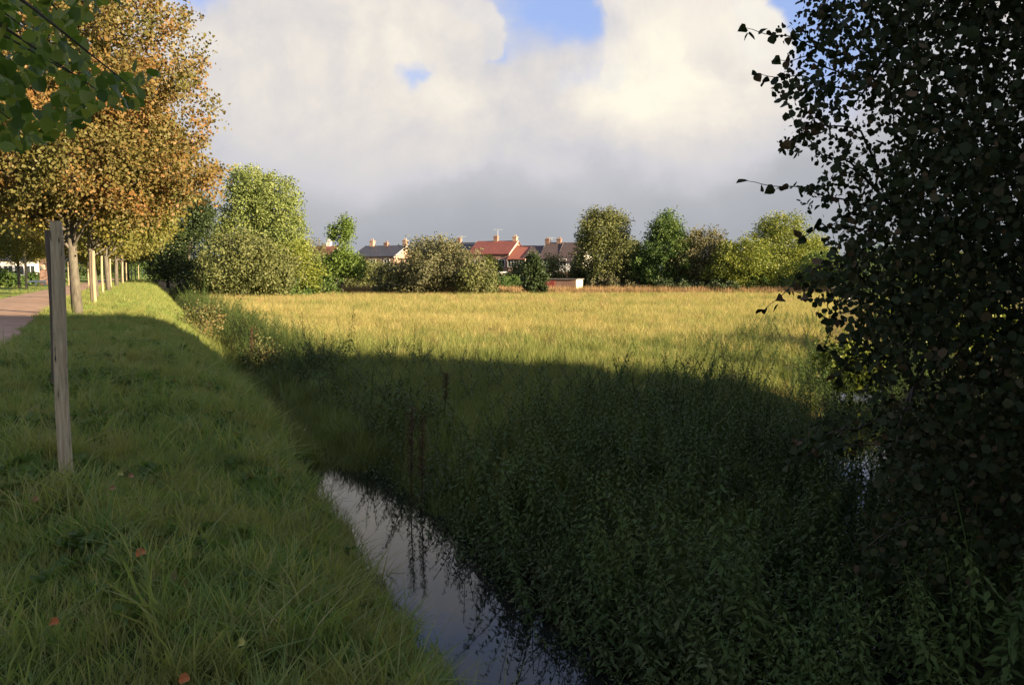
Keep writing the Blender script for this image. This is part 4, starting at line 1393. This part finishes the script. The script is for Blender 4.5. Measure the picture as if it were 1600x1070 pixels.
ok = ~(inframe & (sdist < -4)) & ~nearcam & (P0[:, 2] > 2.1) & ~(inframe & (P0[:, 1] < 3.2))
P0 = P0[ok][:8500]
# extra hanging leaves on the low branch reaching into the picture
n = 9000
px_ = RNG.uniform(-80, 250, n); py_ = RNG.uniform(-60, 235, n); dd = RNG.uniform(3.8, 6.2, n)
nzv = nz2(px_, py_, 0.035, 1)
ok = (poly_signed(px_, py_, poly_tl) > 2) & (nzv > -0.42)
pts = np.array([at(a, b, c) for a, b, c in zip(px_[ok], py_[ok], dd[ok])])[:1150]
parts_p, rest_p = pts[:300], np.concatenate([pts[300:], P0])
mb = MB()
tp = [tloc + Vector(q) for q in [(0, 0, -.2), (0.02, 0, 1.2), (0, .05, 2.4), (-.05, .1, 4), (0, .2, 6), (0, .3, 8)]]
mb.tube([q - tloc for q in tp], [.17, .14, .13, .11, .07, .02], 12)
for (a, b, dd_) in [(60, 60, 4.4), (200, 132, 4.2), (120, 120, 4.6), (20, 190, 4.4), (110, 40, 4.3), (60, 150, 4.8), (10, 90, 4.0), (150, 140, 4.4)]:
    en = at(a, b, dd_)
    mb.tube([q - tloc for q in curved(tp[2] + Vector((0, 0, random.uniform(0, .6))), en, .1, 7, .05)], [.035, .028, .02, .014, .01, .007, .003], 6, False)
for k in RNG.choice(700, 46, replace=False):
    px2, py2 = to_px(cc[k][None]); 
    if -50 < px2[0] < 1650 and py2[0] > -80 and cc[k][1] > .1: continue
    mb.tube([q - tloc for q in curved(tp[3], Vector(cc[k]), .05, 5, .06)], [.04, .03, .02, .012, .005], 5, False)
mb.build('trunk', M['bark'], e, True)
rest = leaves_mesh('crown', rest_p - np.array(tloc), 0.072, RNG.random(len(rest_p)), None, .7, 'leaf', .8, 1.0)
o = link('crown', rest, L_near, e)
o['kind'] = 'stuff'
leaf_objects(parts_p, 0.07, e, L_near, droop=.9)

# ------------------------------------------------------------------ the dark tree on the right
poly_r = [(1190, -900), (1205, -10), (1238, 30), (1192, 62), (1222, 105), (1195, 150), (1222, 190), (1198, 235), (1248, 244), (1285, 265), (1240, 296), (1245, 325), (1292, 352), (1278, 395), (1258, 430), (1230, 455),
          (1255, 468), (1290, 505), (1312, 560), (1348, 600), (1350, 640), (1285, 655), (1235, 690), (1225, 735), (1310, 728), (1352, 740), (1375, 790), (1340, 850), (1325, 905), (1390, 955), (1480, 990), (1660, 1010), (2600, 1000), (2600, -900)]
rloc = Vector((6.6, 8.0, -0.25))
e = empty('dark_tree', rloc, 'dark overhanging tree with round leaves filling the right edge', 'tree')
n = 520000
dd = RNG.uniform(5.0, 9.8, n)
px_ = RNG.uniform(1150, 2500, n) ; py_ = RNG.uniform(-750, 1010, n)
sdist = poly_signed(px_, py_, poly_r)
Z = EYE - (py_ - 425) / F_PX * dd
X = (px_ - 800) / F_PX * dd
# real crown volume: rounded towards the far right and top
vol = ((X - np.clip(X, 2.2, 7.5)) / 4.0) ** 2 + ((dd - 7.4) / 2.7) ** 2 + ((Z - 2.6) / 4.6) ** 2
holes = nz2(px_, py_, 0.030, 2) + 0.6 * nz2(px_, py_, 0.09, 6)
light_zone = np.exp(-((px_ - 1330) / 85) ** 2 - ((py_ - 215) / 75) ** 2) * 0.75 + np.exp(-((px_ - 1370) / 240) ** 2 - ((py_ - 60) / 130) ** 2) * 0.30
prob = np.clip(sdist / 55, 0.24, 1.0) * (1 - light_zone) * np.clip(1.05 + holes * (1.1 * (sdist < 110) + 0.1), np.where(sdist > 90, .5, 0.04), 1)
waterhole = np.exp(-((px_ - 1364) / 24) ** 2 - ((py_ - 705) / 62) ** 2)
prob *= 1 - 1.15 * waterhole
vn = nz2(X * 1.0, Z * 1.0 + dd * .7, 3.7, 5) + nz2(dd * 1.0, X - Z, 4.9, 2)
prob *= np.clip(.62 + .75 * vn, .12, 1)
ok = (sdist > 0) & (vol < 1.15) & (RNG.random(n) < prob) & (Z > ground_z(X, dd) + .15)
P0 = np.stack([X, dd, Z], -1)[ok]
sd_ = sdist[ok]
keep = RNG.permutation(len(P0))[:165000]
print('RIGHT', ok.sum())
P0, sd_ = P0[keep], sd_[keep]
pxk, pyk = to_px(P0)
# leaves that stand out singly at the outline
cand = np.where((sd_ < 42) & (pyk > -10) & (pyk < 560) & (pxk < 1500))[0][:190]
# named outer twigs
twigs = [[(1330, 92, 6.6), (1245, 62, 6.3), (1166, 44, 6.2)], [(1345, 150, 6.6), (1260, 122, 6.3), (1180, 116, 6.2)], [(1345, 205, 6.6), (1270, 190, 6.4), (1222, 236, 6.3)],
         [(1360, 325, 6.6), (1262, 296, 6.2), (1168, 283, 6.0)], [(1345, 360, 6.6), (1285, 352, 6.3), (1248, 372, 6.2)], [(1340, 400, 6.5), (1265, 420, 6.2), (1196, 482, 6.1)],
         [(1350, 60, 6.8), (1300, 22, 6.6), (1258, 16, 6.5)], [(1370, 470, 6.5), (1310, 490, 6.2), (1285, 545, 6.0)], [(1330, 255, 6.6), (1280, 240, 6.4), (1235, 180, 6.3)],
         [(1340, 130, 6.6), (1265, 90, 6.4), (1215, 95, 6.2)], [(1400, 700, 6.3), (1300, 690, 6.0), (1235, 720, 5.8)], [(1420, 640, 6.2), (1320, 672, 5.9), (1240, 690, 5.8)],
         [(1400, 560, 6.4), (1330, 560, 6.1), (1305, 590, 6.0)], [(1420, 800, 6.0), (1370, 850, 5.6), (1335, 905, 5.3)]]
mb = MB()
stems = []
for (bx, by, tx, ty, td) in [(0, 0, 1420, 60, 7.2), (.3, -.2, 1480, -250, 7.6), (-.2, .1, 1400, 330, 7.0), (.1, .3, 1500, 200, 8.0), (-.3, -.3, 1430, 600, 6.6), (.4, 0, 1700, 0, 7.5), (.2, -.4, 1650, 500, 6.5), (0, -.2, 1560, 800, 6.2)]:
    c_ = curved(Vector((bx, by, -.2)), at(tx, ty, td) - rloc, .08, 8, .07)
    stems.append(c_)
    mb.tube(c_, [.075, .065, .055, .045, .034, .024, .015, .006], 7, False)
tw_leaf, tw_dir = [], []
for tw in twigs:
    pts = [at(*q) for q in tw]
    best = min((p for s_ in stems for p in s_[3:]), key=lambda p: (p + rloc - pts[0]).length)
    mb.tube([q - rloc for q in curved(best + rloc, pts[0], .03, 4, .05)], [.018, .014, .011, .008], 5, False)
    fine = []
    for i in range(2):
        for t in np.linspace(0, 1, 9)[:-1]:
            fine.append(pts[i].lerp(pts[i + 1], t) + Vector((0, 0, .012 * math.sin(t * 6 + i))))
    fine.append(pts[2])
    mb.tube([q - rloc for q in fine], list(np.linspace(.008, .002, len(fine))), 5, False)
    for i, q in enumerate(fine):
        if i > 1 and random.random() < .8:
            tw_leaf.append(q + Vector((random.uniform(-.03, .03), random.uniform(-.03, .03), random.uniform(-.04, .02))))
    tw_leaf.append(fine[-1])
# fine twigs among the leaves
for k in RNG.choice(len(P0), 260, replace=False):
    p1 = Vector(P0[k])
    s_ = random.choice(stems)
    b_ = min((q + rloc for s2 in stems for q in s2[2:]), key=lambda q: (q - p1).length)
    if (b_ - p1).length < 2.2:
        mb.tube([q - rloc for q in curved(b_, p1, .05, 5, .1)], [.010, .008, .006, .004, .002], 4, False)
mb.build('trunk', M['dark_bark'], e, True)
tw_leaf = np.array([tuple(q) for q in tw_leaf])
cand = cand[:max(0, 300 - len(tw_leaf))]
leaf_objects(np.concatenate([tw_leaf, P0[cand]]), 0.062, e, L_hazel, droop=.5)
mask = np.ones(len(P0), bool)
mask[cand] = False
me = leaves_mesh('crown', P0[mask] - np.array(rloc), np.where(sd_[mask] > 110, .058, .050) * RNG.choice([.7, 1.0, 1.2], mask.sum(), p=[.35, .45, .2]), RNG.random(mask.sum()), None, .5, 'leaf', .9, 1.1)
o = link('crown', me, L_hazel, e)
o['kind'] = 'stuff'

# ------------------------------------------------------------------ small details
# bramble with pale orange leaves at the verge edge
for (px_, py_, D, lb, s_) in [(312, 492, 27, 'bramble with pale orange leaves on the sunlit edge of the verge', 1.0), (405, 525, 21, 'reddish bramble at the left corner of the meadow', .8)]:
    ms = tree_meshes('bramble', 1.3, .02, .1, [(0, 0, .5, .75, .75, .5, 1), (.2, .2, .85, .45, .45, .35, .6)], 60, 26, .075, .14, .3, 'quad', .8, .2, 14)
    p_ = at(px_, py_, D)
    zg = float(ground_z(p_.x, D))
    plant_tree('bramble', (p_.x, D, zg), lb, 'plant', ms, L_bramble, 'dark_bark', scale=s_)

# rusty dock stalks among the weeds
M['rust'] = leaf_mat('dock_seed', [(0, (.06, .035, .02)), (1, (.12, .07, .04))], .1, .8)
for (px_, ytop, D, lb) in [(695, 585, 11.5, 'rusty brown dock stalk standing at the edge of the shadow'), (640, 640, 9.2, 'rusty dock stalk low on the shaded bank, left of the nettles'),
                           (657, 650, 9.0, 'second rusty dock stalk beside the one low on the shaded bank'), (392, 512, 22, 'dark red dock stalk near the reddish bramble')]:
    p_ = at(px_, ytop, D)
    zg = float(ground_z(p_.x, D))
    h = p_.z - zg
    h = min(max(h, .6), 1.3)
    e = empty('dock_plant', (p_.x, D, zg), lb, 'plant')
    mb = MB()
    mb.tube([(0, 0, -.05), (.01, 0, h * .5), (.03, .01, h)], [.009, .007, .003], 6)
    for k in range(5):
        z = h * (.5 + .09 * k)
        mb.tube([(0.01, 0, z), (.06 * math.cos(k * 2.2), .06 * math.sin(k * 2.2), z + .13)], [.004, .002], 5)
    mb.build('stem', M['rust'], e)
    n = 420
    t = RNG.random(n)
    P1 = np.stack([RNG.normal(0, .022, n) + .02 * t, RNG.normal(0, .022, n), h * (.45 + .57 * t)], -1)
    link('seed_head', leaves_mesh('seed_head', P1, .02, RNG.random(n), None, 0, 'quad', 1, .9), M['rust'], e)

# fallen leaves lying in the grass
M['orange_leaf'] = solid_mat('fallen_orange', (.30, .09, .02), (.42, .14, .035), 30, .6, .1)
M['tan_leaf'] = solid_mat('fallen_tan', (.26, .14, .06), (.34, .19, .09), 30, .6, .1)
M['lemon_leaf'] = solid_mat('fallen_yellow', (.34, .32, .07), (.42, .4, .1), 30, .6, .1)
fl = [(220, 861, 'orange_leaf', 'small bright orange fallen leaf in the middle of the near grass'), (288, 1058, 'orange_leaf', 'orange fallen leaf at the bottom edge of the picture'),
      (205, 742, 'tan_leaf', 'tan fallen leaf right of the near stake'), (177, 761, 'tan_leaf', 'flat tan fallen leaf below the one beside the near stake'),
      (376, 1003, 'lemon_leaf', 'pale yellow fallen leaf low in the grass'), (56, 778, 'tan_leaf', 'tan fallen leaf left of the near stake foot'), (188, 739, 'lemon_leaf', 'yellowish fallen leaf just left of the tan leaf by the stake'),
      (84, 970, 'orange_leaf', 'orange fallen leaf at the lower left')]
for (px_, py_, mt_, lb) in fl:
    D = 3.0
    for _ in range(60):
        p_ = at(px_, py_, D)
        if p_.z < float(ground_z(p_.x, D)) + .22: break
        D += .06
    mb = MB()
    s_ = .055 if 'small' in lb else .045
    pts = [(0, -.15), (.0, 0), (.34, .02), (.52, .36), (.38, .74), (0, 1.02), (-.38, .74), (-.52, .36), (-.34, .02)]
    top = [(x * s_, (y - .5) * s_, .012 * math.sin(x * 5 + y * 3)) for x, y in pts] + [(0, 0, -.008)]
    mb.add(top, [(i, i + 1 if i < 8 else 1, 9) for i in range(1, 9)])
    o = mb.build('fallen_leaf', M[mt_], None, False, (p_.x, D, p_.z))
    o.rotation_euler = (random.uniform(.5, 1.0), random.uniform(-.4, .4), random.uniform(-.8, .8))
    tag(o, lb, 'leaf', 'fallen leaves on the verge')
